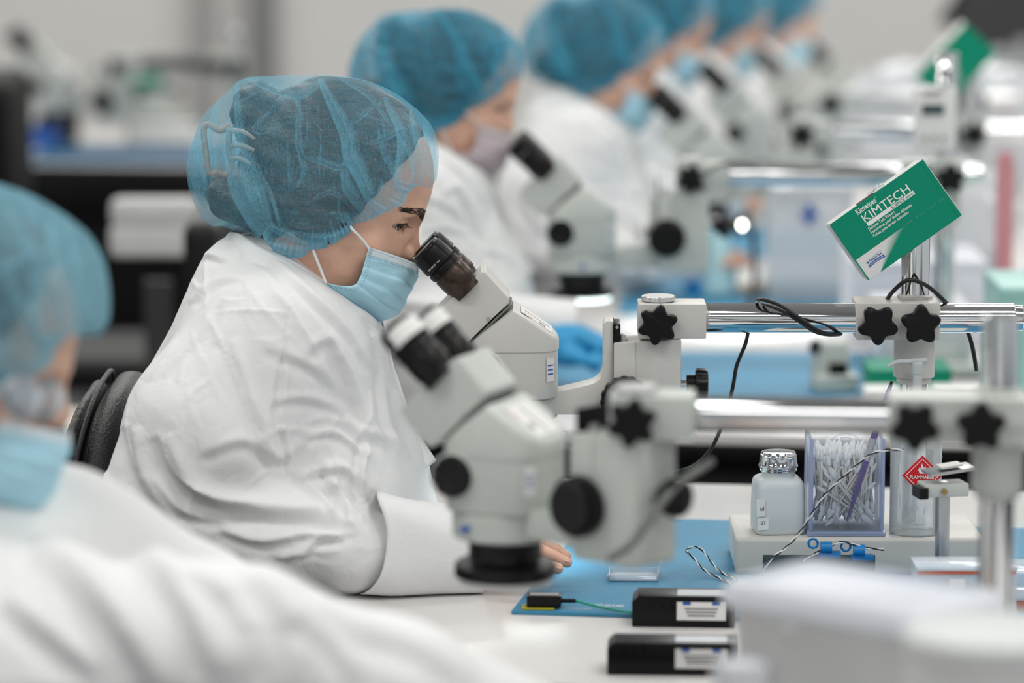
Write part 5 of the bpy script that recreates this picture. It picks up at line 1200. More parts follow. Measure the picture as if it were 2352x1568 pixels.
# -- square dispenser bottle with chrome cap
bp0 = PY(1787, 1224, 4.128); hz = .8045
bo = T(empty('dispenser_bottle', (bp0.x, 4.135, hz), .10), 'square frosted bottle with shiny metal screw cap on the grey housing', 'bottle')
U = 1/2110.
b = B(); b.supbox([(0, 50*U, 50*U), (.001, 55*U, 55*U), (.003, 58*U, 58*U), (60*U, 58*U, 58*U), (108*U, 56*U, 56*U), (119*U, 54*U, 54*U), (126*U, 49*U, 49*U), (130*U, 41*U, 41*U)], 0, 0, 6, 64); b.lathe([(128*U, 39*U), (139*U, 39*U), (141*U, 41*U), (144*U, 41*U)], (0, 0, 0), (0, 0, 1), 48); b.obj('bottle_body', M['frost'], bo, 50)
b = B(); b.lathe([(142*U, 40*U), (143*U, 43.5*U), (146*U, 43.5*U), (147.5*U, 41*U), (150*U, 41*U), (151*U, 43*U), (153*U, 41*U)], (0, 0, 0), (0, 0, 1), 48); b.obj('neck_ring', M['chrome'], bo)
b = B(); b.lathe([(153*U, 45.5*U), (155*U, 46*U), (160*U, 43.5*U), (178*U, 42*U), (181*U, 41*U), (182*U, 38.5*U), (183*U, 30*U)], (0, 0, 0), (0, 0, 1), 96, rib=((2, 3), .955, 4)); b.obj('screw_cap', M['chrome'], bo, 60)
b = B(); b.lathe([(182*U, 39*U), (184*U, 40*U), (186.5*U, 38.5*U), (187.5*U, 26*U)], (0, 0, 0), (0, 0, 1), 56); b.box((22*U, -38*U, 180*U), (18*U, 7*U, 14*U), .0008); b.obj('flip_lid', M['chrome'], bo)
lbl = B().box((-49*U, -58.4*U, 66*U), (20*U, .0004, 40*U), 0).obj('label', M['white'], bo); text('ol', 9*U, 11*U, M['inkblk'], lbl, frame((-51*U, -58.9*U, 59*U), (1, 0, 0), (0, 0, 1)))
lbl = B().box((-44*U, -58.4*U, 28*U), (26*U, .0004, 27*U), 0).obj('label', M['white'], bo); text('-27', 15*U, 8*U, M['inkblk'], lbl, frame((-53*U, -58.9*U, 27*U), (1, 0, 0), (0, 0, 1)))
# -- acrylic swab box
q0 = PY(1945, 1236, 4.10); qb = T(empty('swab_box', (q0.x, 4.142, hz)), 'clear acrylic box full of cotton swabs, on the grey housing', 'box')
qw, qd, qh = 164*U, .072, 214*U
B().box((0, 0, .0025), (qw+.008, qd+.008, .005), .0022, None, 3).obj('base_flange', M['acrylicedge'], qb)
B().box((0, 0, .0062), (qw, qd, .0022), 0).obj('floor_panel', M['acrylic'], qb)
for nm, c, d in (('front_panel', (0, -qd/2, qh/2+.006), (qw, .0022, qh)), ('rear_panel', (0, qd/2, qh/2+.006), (qw, .0022, qh)), ('side_panel', (-qw/2, 0, qh/2+.006), (.0022, qd, qh)), ('side_panel', (qw/2, 0, qh/2+.006), (.0022, qd, qh))):
    B().box(c, d, .0003).obj(nm, M['acrylic'], qb)
for sx_ in (-1, 1):
    for sy_ in (-1, 1): B().box((sx_*qw/2, sy_*qd/2, qh/2+.006), (.0042, .0042, qh), .0012).obj('corner_edge', M['acrylicedge'], qb)
b = B(); 
for r_ in (.004, .008, .012, .016, .0205): b.tube([Vector((.004+r_*math.cos(a), qd/2-.002, qh*.80+r_*math.sin(a))) for a in np.linspace(0, 2*PI, 33)], .0003, 4, 0)
b.obj('moulded_ring', M['acrylicedge'], qb, 180)
def swab(parent_loc_, a, c):
    d = Vector(c)-Vector(a); o = T(empty('cotton_swab', Vector(parent_loc_)+Vector(a)), 'white double tipped cotton swab inside the clear acrylic box', 'cotton swab', 'cotton swabs in the clear box')
    return o
SWL = .074
sw_st = B().cyl((0, 0, .006), (0, 0, SWL-.006), .0011, seg=6).mesh('stick', 180)
tip_prof = [(0, .0003), (.002, .0012), (.005, .0021), (.008, .0026), (.0105, .0023), (.0125, .0013)]
sw_tp = B().lathe(tip_prof, (0, 0, 0), (0, 0, 1), 10).mesh('cotton_tip', 180)
rs_ = random.Random(21); base = Vector(qb.location)
for i in range(230):
    tries = 0
    while True:
        tries += 1
        up = i < 80 or i > 120
        y = rs_.uniform(-qd/2+.005, qd/2-.005)
        x0 = rs_.uniform(-qw/2+.005, qw/2-.005); z0 = .0085+rs_.random()*(.002 if up else .012)
        ang = rs_.gauss(0, .22) if up else rs_.choice((-1, 1))*rs_.uniform(.45, .95)
        if i in (1, 2, 3, 4, 5, 6): y = -qd/2+.0055; ang = (-.75, .62, -.9, .8, -.62, .3)[i-1]; x0 = (.030, -.020, .028, -.012, .024, -.03)[i-1]; z0 = .011
        if i in (90, 91, 92): y = -qd/2+.0052; ang = (-.98, -.85, 1.0)[i-90]; x0 = (.029, .031, .0)[i-90]; z0 = (.013, .02, .02)[i-90]
        ty = rs_.uniform(-.2, .2); d = Vector((math.sin(ang), math.sin(ty)*.6, math.cos(ang))).normalized(); e = Vector((x0, y, z0))+d*SWL
        if abs(e.x) < qw/2-.0045 and abs(e.y) < qd/2-.0045 and e.z < .094: break
        if tries > 60: e = None; break
    if e is None: continue
    dz_ = (0 if not up else rs_.uniform(0, .020)); p = Vector((x0, y, z0+dz_*.8))
    t = T(empty('cotton_swab', base+p), 'white double tipped cotton swab inside the clear acrylic box', 'cotton swab', 'cotton swabs in the clear box')
    t.rotation_mode = 'QUATERNION'; t.rotation_quaternion = d.to_track_quat('Z', 'Y')
    link(bpy.data.objects.new('stick', sw_st), t); link(bpy.data.objects.new('cotton_tip', sw_tp), t)
    o = link(bpy.data.objects.new('cotton_tip', sw_tp), t); o.location = (0, 0, SWL); o.rotation_euler = (PI, 0, 0)
sw_st.materials.append(M['stick']); sw_tp.materials.append(M['cotton'])
# -- fine brush standing in the swab box
pb0 = PY(1945, 1196, 4.1105); pb1 = PY(2047, 880, 4.1105); d = pb1-pb0
br = T(empty('paintbrush', pb0), 'thin purple handled brush leaning in the swab box', 'brush')
b = B(); b.lathe([(0, .0008), (.012, .0016), (.03, .0028), (d.length*.46, .0036), (d.length*.56, .0036), (d.length*.575, .0036)], (0, 0, 0), d, 16); b.obj('handle', M['purple'], br)
b = B(); b.lathe([(d.length*.44, .0037), (d.length*.60, .0039)], (0, 0, 0), d, 16); b.obj('ferrule', M['steel'], br)
b = B(); b.lathe([(d.length*.60, .0036), (d.length*.85, .0036), (d.length*.985, .0022)], (0, 0, 0), d, 16); b.obj('handle', M['purple'], br)
b = B(); b.lathe([(d.length*.985, .0020), (d.length*1.015, .0016)], (0, 0, 0), d, 12); b.obj('tip', M['black'], br)
# -- pump bottle with red diamond label
pz = PY(2107, 1210, 4.17); pbt = T(empty('pump_bottle', (PY(2106, 1000, 4.12).x, 4.125, hz)), 'clear pump bottle with a red flammable diamond label', 'bottle')
def PB(px, py): v = PY(px, py, 4.125)-pbt.location; return v
top = PB(2106, 940).z
b = B(); b.lathe([(0, .026), (.002, .028), (top-.012, .028), (top-.004, .026), (top, .020), (top+.003, .0165)], (0, 0, 0), (0, 0, 1), 48); b.obj('bottle_body', M['bag'], pbt)
rs2 = random.Random(4)
b = B()
for i in range(70):
    a = rs2.uniform(PI, 2*PI); z_ = rs2.uniform(.004, top-.012); m_ = Matrix.Translation((.028*math.cos(a), .028*math.sin(a), z_)); bmesh.ops.create_icosphere(b.bm, subdivisions=1, radius=rs2.uniform(.0008, .0016), matrix=m_)
o = b.obj('droplets', M['acrylic'], pbt, 180); o['kind'] = 'stuff'
b = B(); z9 = top; b.lathe([(z9, .0205), (z9+.001, .0215), (z9+.008, .0215), (z9+.009, .0195), (z9+.0135, .0190), (z9+.0145, .0125), (z9+.019, .0120), (z9+.020, .0065)], (0, 0, 0), (0, 0, 1), 48); b.obj('pump_collar', M['pump'], pbt)
zz_ = PB(2106, 830).z
b = B(); b.lathe([(z9+.018, .0052), (zz_-.014, .0052), (zz_-.013, .0062), (zz_-.002, .0068), (zz_, .0055)], (0, 0, 0), (0, 0, 1), 24); b.obj('pump_stem', M['pump'], pbt)
b = B(); b.tube([Vector((.010, 0, zz_+.001)), Vector((-.01, 0, zz_)), Vector((-.022, 0, zz_-.0005)), Vector((-.032, 0, zz_-.005))], lambda t: .0034-.0012*t, 10); b.obj('spout', M['pump'], pbt)
c_ = PB(2112, 1081); c_.y = -.0285
R45 = Matrix.Rotation(PI/4, 3, 'Y')
lb = B().box(c_, (.031, .0005, .031), 0, R45).obj('hazard_label', M['red'], pbt)
for s1, s2 in ((1, 0), (-1, 0), (0, 1), (0, -1)):
    e_ = R45 @ Vector((s1*.0128, 0, s2*.0128)); B().box(c_+e_+Vector((0, -.0004, 0)), (.0007 if s1 else .026, .0003, .0007 if s2 else .026), 0, R45).obj('label_line', M['paperw'], lb)
text('FLAMMABLE', .026, .0038, M['paperw'], lb, frame(c_+Vector((-.0135, -.0006, -.0035)), (1, 0, 0), (0, 0, 1)), bold=.02)
fl = B(); pts = [(-.003, 0), (-.0045, .004), (-.003, .0075), (-.0025, .0045), (-.0005, .0115), (.0015, .006), (.003, .009), (.0042, .004), (.003, 0)]
vs = [fl.bm.verts.new(c_+Vector((x, -.0006, .0022+z))) for x, z in pts]; fl.bm.faces.new(vs); fl.obj('flame_mark', M['paperw'], lb)
# -- slide boxes and steel fixture to the right, nearer the viewer
def clearbox(name, loc, size, rz, label, mat='clearwhite', extra=None, cat='box', group=None):
    t = T(empty(name, loc, rz), label, cat, group); x, y, z = size; w_ = .0025
    B().box((0, 0, w_/2), (x, y, w_), .0004).obj('floor_panel', M[mat], t)
    for s in (-1, 1):
        B().box((0, s*(y/2-w_/2), z/2), (x, w_, z), .0006).obj('long_panel', M[mat], t); B().box((s*(x/2-w_/2), 0, z/2), (w_, y-2*w_, z), .0006).obj('end_panel', M[mat], t)
    if extra: extra(t)
    return t
sb = PZ(2135, 1322, .7645)
tr = T(empty('slide_tray', (sb.x+.01, 3.86, .762)), 'rust red tray carrying a clear box, right of the grey housing', 'tray')
B().box((0, 0, .006), (.112, .06, .012), .002).obj('tray_base', M['rust'], tr); B().box((0, 0, .0145), (.108, .056, .004), .001).obj('tray_liner', M['acrylicedge'], tr)
def lidx(t): B().box((0, 0, .045), (.104, .054, .004), .001).obj('lid', M['clearbox'], t); B().box((-.01, -.0275, .022), (.016, .0008, .026), 0).obj('label', M['white'], t); B().box((0, -.0265, .041), (.10, .0012, .003), 0).obj('edge_strip', M['rust'], t)
clearbox('specimen_box', (sb.x+.01, 3.86, .779), (.102, .052, .043), 0, 'clear lidded box of specimens on the rust red tray', 'clearbox', lidx)
tr2 = T(empty('slide_tray', (PY(2385, 1300, 3.9).x+.02, 3.95, .7605)), 'second rust red tray at the right edge, behind the near post', 'tray')
B().box((0, 0, .006), (.10, .08, .012), .002).obj('tray_base', M['rust'], tr2); B().box((0, 0, .028), (.094, .074, .03), .002).obj('clear_cover', M['clearbox'], tr2)
fxp = PY(2166, 1104, 3.98)
fx_ = T(empty('steel_fixture', (fxp.x, 3.98, .7605), .2), 'small steel and black fixture beside the flammable bottle', 'fixture')
hz2 = fxp.z-.7605
B().box((0, .0, hz2*.5), (.012, .016, hz2), .002).obj('column', M['steel'], fx_)
B().box((.0, 0, hz2-.008), (.048, .03, .014), .002).obj('body_block', M['enamel2'], fx_); B().box((-.026, -.004, hz2-.010), (.010, .028, .012), .001).obj('black_foot', M['black'], fx_)
B().box((.006, 0, hz2+.012), (.05, .035, .003), .0005, Matrix.Rotation(-.12, 3, 'Y')).obj('cover_plate', M['steel'], fx_); B().box((.006, -.002, hz2+.017), (.024, .020, .002), .0003, Matrix.Rotation(-.12, 3, 'Y')).obj('paper_slip', M['card'], fx_)
B().cyl((-.004, -.016, hz2-.008), (-.004, -.020, hz2-.008), .003, seg=12).obj('brass_screw', pm('brass', (.5, .35, .12), .3, 1), fx_)
# -- wires
def twisted(name, pts, label, r=.00075, pitch=.024):
    C = crom([Vector(p) for p in pts], 14); L = [0]
    for i in range(1, len(C)): L.append(L[-1]+(C[i]-C[i-1]).length)
    t = T(empty(name, C[0]), label, 'wire'); u = None; A = [[], []]
    for i, p in enumerate(C):
        tg = (C[min(i+1, len(C)-1)]-C[max(i-1, 0)]).normalized(); u = tg.orthogonal().normalized() if u is None else (u-tg*u.dot(tg)).normalized(); v = tg.cross(u)
        for k in (0, 1):
            a = 2*PI*L[i]/pitch+k*PI; A[k].append(p+(u*math.cos(a)+v*math.sin(a))*r*.95-C[0])
    B().tube(A[0], r, 6, 0).obj('white_strand', M['loop'], t, 180); B().tube(A[1], r, 6, 0).obj('black_strand', M['cable'], t, 180); return t
twisted('twisted_wire', [PY(2075, 1033, 3.99), PY(2040, 1033, 4.0), PY(2000, 1043, 4.01), PY(1960, 1075, 4.03), PY(1900, 1130, 4.04), PY(1868, 1175, 4.04), PY(1835, 1225, 4.04), PY(1800, 1262, 4.03), PY(1770, 1285, 4.02), PZ(1735, 1345, .766), PZ(1700, 1350, .766)], 'black and white twisted wire rising across the swab box')
twisted('twisted_wire', [PZ(1690, 1345, .766), PZ(1655, 1328, .766), PZ(1620, 1310, .770), PZ(1592, 1280, .780), PZ(1577, 1266, .790), PZ(1590, 1256, .790), PZ(1612, 1262, .784), PZ(1632, 1288, .774), PZ(1655, 1312, .766), PZ(1700, 1335, .766)], 'loop of black and white twisted wire on the blue mat')
tw3 = twisted('twisted_wire', [PY(1845, 1290, 4.06), PY(1870, 1272, 4.06), PY(1900, 1258, 4.06), PY(1930, 1245, 4.06), PY(1960, 1250, 4.06), PY(1990, 1258, 4.06), PY(2030, 1262, 4.06)], 'short twisted wire held by two blue clips on the housing front', pitch=.03)
for i, (x, y, l_) in enumerate(((1897, 1255, 'left'), (1972, 1262, 'right'))):
    c = PY(x, y, 4.066); t = T(empty('cable_clip', c), 'bright blue cable clip %s of the two on the grey housing' % l_, 'clip')
    B().lathe([(-.006, .0042), (-.006, .0062), (.006, .0062), (.006, .0042)], (0, -.004, 0), (1, 0, 0), 20).obj('ring', M['blueplastic'], t)
    B().box((.004, .0, -.008), (.024, .012, .006), .0015).obj('clip_base', M['blueplastic'], t)
    b = B(); b.tube([Vector((-.014+.005*math.cos(a), -.002, .004+.005*math.sin(a))) for a in np.linspace(0, 2*PI, 17)], .0013, 6, 0); b.obj('pull_loop', M['blueplastic'], t, 180)
def cablething(name, pts, r, mat, label, cat='cable', seg=10):
    C = [Vector(p) for p in pts]; t = T(empty(name, C[0]), label, cat); o = B().tube([p-C[0] for p in C], r, seg, 8).obj('cord', mat, t, 180); return t
cablething('power_cable', [PY(1742, 700, 4.20), PY(1738, 692, 4.165), PY(1752, 688, 4.145), PY(1790, 700, 4.14), PY(1830, 726, 4.135), PY(1870, 754, 4.14), PY(1900, 766, 4.15), PY(1932, 766, 4.17)], .0022, M['cable'], 'black cable wound over the sharp chrome boom')
cablething('power_cable', [PY(1745, 699, 4.195), PY(1760, 700, 4.15), PY(1800, 716, 4.14), PY(1835, 738, 4.137), PY(1872, 762, 4.14), PY(1905, 769, 4.15), PY(1930, 768, 4.17)], .0018, M['cable'], 'second thin black strand beside the cable wound over the boom')
cablething('power_cable', [PY(1718, 764, 4.19), PY(1712, 790, 4.19), PY(1692, 840, 4.19), PY(1684, 885, 4.19), PY(1672, 935, 4.19), PY(1655, 985, 4.19), PY(1630, 1035, 4.19), PY(1590, 1072, 4.19), PY(1540, 1085, 4.19)], .0022, M['cable'], 'black cable hanging from the sharp boom down behind the near microscope')
cablething('power_cable', [PY(2036, 690, 4.18), PY(2052, 668, 4.16), PY(2080, 645, 4.15), PY(2105, 645, 4.15), PY(2135, 660, 4.16), PY(2170, 692, 4.17), PY(2195, 720, 4.2), PY(2215, 745, 4.21), PY(2232, 790, 4.21), PY(2243, 850, 4.22)], .0024, M['cable'], 'black cable arched over the boom clamp in front of the post')
cablething('sensor_cable', [PY(1635, 1060, 3.32), PY(1560, 1110, 3.28), PY(1500, 1180, 3.26), PY(1450, 1250, 3.26), PY(1400, 1282, 3.28)], .0035, M['greycable'], 'grey blurred cable crossing the near focusing block')
cablething('sensor_cable', [W(1610, 410, 5.5), W(1650, 380, 5.5), W(1700, 372, 5.5), W(1740, 376, 5.52)], .003, M['greycable'], 'grey cable over the second microscope\'s boom')
# -- chrome hook end seen between the two microscopes
hk = PY(1262, 995, 4.12); t = T(empty('chrome_lever', hk), 'thin chrome lever with a knurled end below the sharp microscope', 'lever')
B().cyl((-.02, 0, .0), (.009, 0, -.0005), .0012, seg=10).obj('rod', M['chrome'], t); B().cyl((.009, 0, 0), (.019, 0, -.0005), .0028, seg=16, bevel=.0006).obj('grip', M['silver'], t)
cablething('power_cable', [PY(1290, 1024, 4.3), PY(1325, 1034, 4.3), PY(1380, 1040, 4.3)], .0016, M['cable'], 'thin black cable between the two microscopes')
# -- small clear hinged box on the mat
cb = PZ(1455, 1325, .7645); t = T(empty('hinged_box', (cb.x, cb.y, .7645), -.04), 'small clear plastic box lying open on the blue mat', 'box')
Lc, Wc = .052, .042
B().box((0, 0, .0009), (Lc, Wc, .0018), .0003).obj('floor_panel', M['clearbox'], t)
for s in (-1, 1): B().box((0, s*Wc/2, .0035), (Lc, .0012, .007), .0003).obj('long_rim', M['clearbox'], t); B().box((s*Lc/2, 0, .0035), (.0012, Wc, .007), .0003).obj('short_rim', M['clearbox'], t)
b = B(); [b.cyl((-Lc/2-.002+k*.002, -Wc/2+.003, .004), (-Lc/2-.001+k*.002, -Wc/2+.010, .005), .0013, seg=8) for k in range(4)]; b.obj('hinge', M['clearbox'], t)
B().box((Lc/2+.004, 0, .018), (.0015, Wc, .034), .0004, Matrix.Rotation(.22, 3, 'Y')).obj('lid', M['clearbox'], t)
# -- grounding plug, green wire and the labelled black modules
gp = PZ(1250, 1394, .7645); t = T(empty('grounding_plug', (gp.x, gp.y, .7641), -.06), 'small black plug with yellow tab on the mat corner', 'plug')
B().box((0, 0, .008), (.036, .018, .012), .0015).obj('plug_body', M['black'], t); B().box((0, .0, .0142), (.030, .014, .0008), .0002).obj('grey_top', M['inkgrey'], t); B().box((-.006, -.002, .001), (.034, .022, .0014), .0003).obj('yellow_tab', M['yellow'], t)
b = B(); [b.lathe([(0, .0026), (.0014, .0026)], (.0185+k*.0028, 0, .0075), (1, 0, 0), 12) for k in range(5)]; b.cyl((.018, 0, .0075), (.033, 0, .0075), .0018, seg=10); b.obj('strain_relief', M['black'], t)
cablething('ground_wire', [Vector((gp.x, gp.y, .7641))+Vector((.033, -.002, .0075)), PZ(1370, 1392, .768), PZ(1410, 1400, .7665), PZ(1450, 1406, .7665), PZ(1480, 1408, .7665)], .0013, M['greenwire'], 'green wire from the plug to the black module', 'wire')
def module(p, ln, yaw, label, words):
    t = T(empty('black_module', (p.x, p.y, .7605), yaw), label, 'module', 'black labelled modules at the bench edge')
    b = B(); b.prism([(-ln/2, 0), (ln/2, 0), (ln/2, .032), (-ln/2+.006, .032), (-ln/2, .026)], -.022, .022, .0015); b.obj('module_case', M['black'], t)
    for k in range(3): B().box((-ln/2+.016+k*.010, -.0215, .026), (.003, .0025, .012), .0006).obj('ridge', M['black'], t)
    lb = B().box((ln/2-.034, -.0224, .017), (.050, .0006, .019), 0).obj('label', M['white'], t)
    for k, s in enumerate((-1, 1)): B().box((ln/2-.034+s*.015, -.0229, .0250), (.008, .0004, .0030), 0).obj('label_mark', M['inkblue'], lb)
    for k in range(3): B().box((ln/2-.034, -.0229, .0195-k*.0035), (.034-.003*k, .0004, .0018), 0).obj('label_line', M['inkgrey'], lb)
    B().box((ln/2-.034, -.004, .0323), (.050, .030, .0006), 0).obj('top_label', M['clearwhite'], t)
    return t
m1 = PZ(1572, 1440, .7605); module(m1+Vector((0, .022, 0)), .105, -.06, 'black module with printed white label, touching the mat', 0)
m2 = PZ(1545, 1551, .7605); module(m2+Vector((0, .022, 0)), .125, -.05, 'blurred black module with white label at the bench front edge', 0)
m3 = W(1690, 1490, 3.58); T(B().box((m3.x+.02, m3.y+.03, .7765), (.06, .03, .031), .004).obj('small_carton', M['white'], None), 'small white carton behind the blurred black module', 'box'); 
# -- big lidded tub nearest the viewer
lidz = .985
cs = [PZ(1632, 1325, lidz), PZ(2120, 1412, lidz), PZ(2335, 1352, lidz)]; cs.append(cs[0]+cs[2]-cs[1])
cen_ = sum(cs, Vector())/4; t = T(empty('storage_tub', (cen_.x, cen_.y, .7605)), 'large milky lidded tub at the lower right front', 'tub')
def rrect(cs, k, z, n=10, r=.16):
    out = []
    for i in range(4):
        p, a, c = cs[i], cs[i-1], cs[(i+1) % 4]; p_ = cen_+(p-cen_)*k; a_ = cen_+(a-cen_)*k; c_ = cen_+(c-cen_)*k
        s0 = p_.lerp(a_, r); s1 = p_.lerp(c_, r)
        for j in range(n+1):
            q = j/n; v = s0*(1-q)**2+p_*2*q*(1-q)+s1*q*q; out.append(Vector((v.x-cen_.x, v.y-cen_.y, z)))
    return out
def loft(rings, name, mat, parent, smooth=50):
    b = B(); R_ = [[b.bm.verts.new(v) for v in r] for r in rings]; n = len(R_[0])
    for i in range(len(R_)-1):
        for k in range(n): b.bm.faces.new((R_[i][k], R_[i][(k+1) % n], R_[i+1][(k+1) % n], R_[i+1][k]))
    b.bm.faces.new(R_[0][::-1]); b.bm.faces.new(R_[-1]); return b.obj(name, mat, parent, smooth)
H_ = lidz-.7605
loft([rrect(cs, .80, 0), rrect(cs, .83, .006), rrect(cs, .90, H_-.03), rrect(cs, .93, H_-.028), rrect(cs, .93, H_-.020)], 'tub_body', M['bin'], t)
loft([rrect(cs, .97, H_-.022), rrect(cs, 1.0, H_-.021), rrect(cs, 1.0, H_-.014), rrect(cs, .975, H_-.008), rrect(cs, .93, H_-.002), rrect(cs, .86, H_), rrect(cs, .84, H_-.006), rrect(cs, .80, H_-.007)], 'lid', M['lid'], t)
# -- second tub, lower right corner
c2 = W(2290, 1500, 2.75); t = T(empty('round_tub', (c2.x, c2.y, .7605)), 'white round lidded tub in the lower right corner', 'tub')
Ht = W(2290, 1440, 2.75).z-.7605
B().lathe([(0, .052), (.004, .056), (Ht-.02, .062), (Ht-.012, .064)], (0, 0, 0), (0, 0, 1), 56).obj('tub_body', M['bin'], t)
B().lathe([(Ht-.014, .066), (Ht-.012, .068), (Ht-.003, .068), (Ht, .064), (Ht-.004, .055), (Ht-.005, .03)], (0, 0, 0), (0, 0, 1), 56).obj('lid', M['bin'], t)
# -- glass with tweezers
c3 = W(1700, 1520, 2.95); t = T(empty('glass_beaker', (c3.x, c3.y, .7605)), 'small blurred glass jar in front of the tub', 'jar')
Hb = c3.z-.7605
B().lathe([(0, .020), (.002, .022), (Hb-.006, .022), (Hb, .0195), (Hb+.001, .019), (Hb-.002, .0185)], (0, 0, 0), (0, 0, 1), 40).obj('jar_body', M['clearwhite'], t)
B().lathe([(Hb*.1, .0185), (Hb*.45, .0185)], (0, 0, 0), (0, 0, 1), 32).obj('green_content', M['teal'], t)
tw = T(empty('tweezers', (c3.x+.005, c3.y, .7605+Hb*.5)), 'blurred steel tweezers leaning out of the small jar', 'tweezers')
e2 = W(1812, 1442, 2.95)-tw.location
for s in (-1, 1): b = B(); b.tube([Vector((0, 0, 0)), e2*.5+Vector((0, s*.005, .0)), e2*.8+Vector((0, s*.004, 0)), e2], lambda t: .0016+.0018*t, 8); b.obj('arm', M['steel'], tw)
# -- things on the second bench
bx = PZ(1995, 935, .7605)
def cartonbox(name, pxy0, pxy1, Yd, depth, mat, label, topmat=None, rz=0, zb=.7605, cat='box', band=None):
    a = PY(pxy0[0], pxy0[1], Yd); c = PY(pxy1[0], pxy1[1], Yd); x = (a.x+c.x)/2; wd = c.x-a.x; zt = a.z
    t = T(empty(name, (x, Yd+depth/2, zb), rz), label, cat); h_ = zt-zb
    B().box((0, 0, h_*.45), (wd, depth, h_*.9), min(.003, h_*.05)).obj('carton_body', M[mat], t); B().box((0, 0, h_*.95), (wd*1.01, depth*1.01, h_*.1), min(.002, h_*.02)).obj('lid', M[topmat or mat], t)
    if band: B().box((0, -depth/2-.0005, h_*.5), (wd*.5, .001, h_*.35), 0).obj('printed_panel', M[band], t)
    return t
cartonbox('tissue_carton', (1998, 850), (2185, 935), 5.2, .11, 'green', 'green carton standing behind the pump bottle', 'green', band='teal')
cartonbox('small_carton', (1992, 900), (2064, 940), 5.08, .07, 'white', 'small white carton in front of the green one, behind the purple brush')
cartonbox('small_carton', (2150, 898), (2262, 945), 5.08, .07, 'white', 'wide white carton right of the pump bottle')
cartonbox('pale_bin', (2300, 660), (2480, 930), 5.25, .2, 'teal', 'pale teal bin at the right edge behind the near post')
cartonbox('drawer_unit', (1960, 600), (2265, 720), 5.85, .22, 'lid', 'lavender white drawer unit behind the sharp boom clamp', 'lid')
cartonbox('storage_bin', (2020, 710), (2230, 860), 5.55, .18, 'clearwhite', 'hazy clear bin behind the pump bottle', 'lid')
cbin = cartonbox('clear_bin', (1770, 430), (1960, 640), 6.35, .2, 'clearwhite', 'hazy clear bin with blue mark, left of the tissue carton', 'clearwhite', band=None)
xb = W(1868, 505, 6.3); xb = Vector((xb.x, 6.345, xb.z))-cbin.location; B().box(xb, (.010, .003, .034), .001).box(xb, (.028, .003, .010), .001).obj('cross_mark', M['inkblue'], cbin)
cartonbox('tan_carton', (1690, 662), (1765, 700), 6.45, .08, 'tan', 'small tan carton beside the brightly lit bottle')
# grey fixture on the second mat
g0 = PZ(1915, 895, .7645); t = T(empty('bench_vise', (g0.x, g0.y, .7645), .1), 'small grey fixture on the blue mat of the second bench', 'fixture')
B().box((0, 0, .012), (.06, .06, .024), .004).obj('base', M['enamel2'], t); B().box((-.004, .01, .045), (.05, .04, .05), .008, None, 3).obj('body_block', M['enamel2'], t)
B().cyl((-.024, -.012, .062), (-.036, -.012, .066), .010, bevel=.002).obj('black_knob', M['black'], t); B().box((.004, -.012, .03), (.026, .01, .02), .002).obj('dark_slot', M['black'], t); B().box((.012, -.02, .020), (.04, .02, .006), .001).obj('steel_jaw', M['steel'], t)
# blue jar and bright lit bottle under a small lamp, third bench
j0 = PZ(1597, 672, .7645); t = T(empty('blue_jar', (j0.x, j0.y, .7645)), 'small bright blue jar beside the lit bottle', 'jar')
B().lathe([(0, .018), (.002, .02), (.030, .02), (.032, .017)], (0, 0, 0), (0, 0, 1), 32).obj('jar_body', M['blueplastic'], t); B().lathe([(.031, .021), (.040, .021), (.041, .019)], (0, 0, 0), (0, 0, 1), 32).obj('lid', M['blueplastic'], t)
j1 = PZ(1650, 672, .7645); t = T(empty('spray_bottle', (j1.x, j1.y, .7645)), 'pale bottle lit brightly by the small lamp', 'bottle')
hb = W(1650, 545, 6.2).z-.7645
B().lathe([(0, .030), (.003, .033), (hb*.35, .031), (hb*.6, .022), (hb*.8, .014), (hb*.9, .012)], (0, 0, 0), (0, 0, 1), 36).obj('bottle_body', pm('pale_cyan_plastic', (.55, .85, .9), .4, trans=.2), t)
B().lathe([(hb*.88, .014), (hb*1.0, .014), (hb*1.01, .010)], (0, 0, 0), (0, 0, 1), 24).obj('cap', M['white'], t)
lp = W(1680, 522, 6.15); t = T(empty('bench_lamp', (lp.x+.03, lp.y+.02, .7645)), 'small bright lamp with black head above the pale bottle', 'lamp')
zl = lp.z-.7645
B().cyl((0, 0, 0), (0, 0, .012), .035, bevel=.003).obj('base', M['black'], t); B().tube([Vector((0, 0, .01)), Vector((.01, 0, zl*.5)), Vector((0, 0, zl+.01)), Vector((-.025, -.01, zl+.005))], .005, 10).obj('gooseneck', M['black'], t, 180)
B().lathe([(0, .010), (.004, .018), (.02, .021), (.022, .019)], (-.022, -.01, zl+.012), (-.35, -.25, -.9), 32).obj('lamp_head', M['black'], t)
emb = emat('lamp_bulb', (1, 1, .9), 14)
for dx in (-.016, .016): B().ell((-.022+dx-.008, -.026, zl+.004), (.005, .005, .006), 2).obj('bulb', emb, t)
spot_under(Vector((lp.x, lp.y-.04, lp.z)), 8, ang=120)
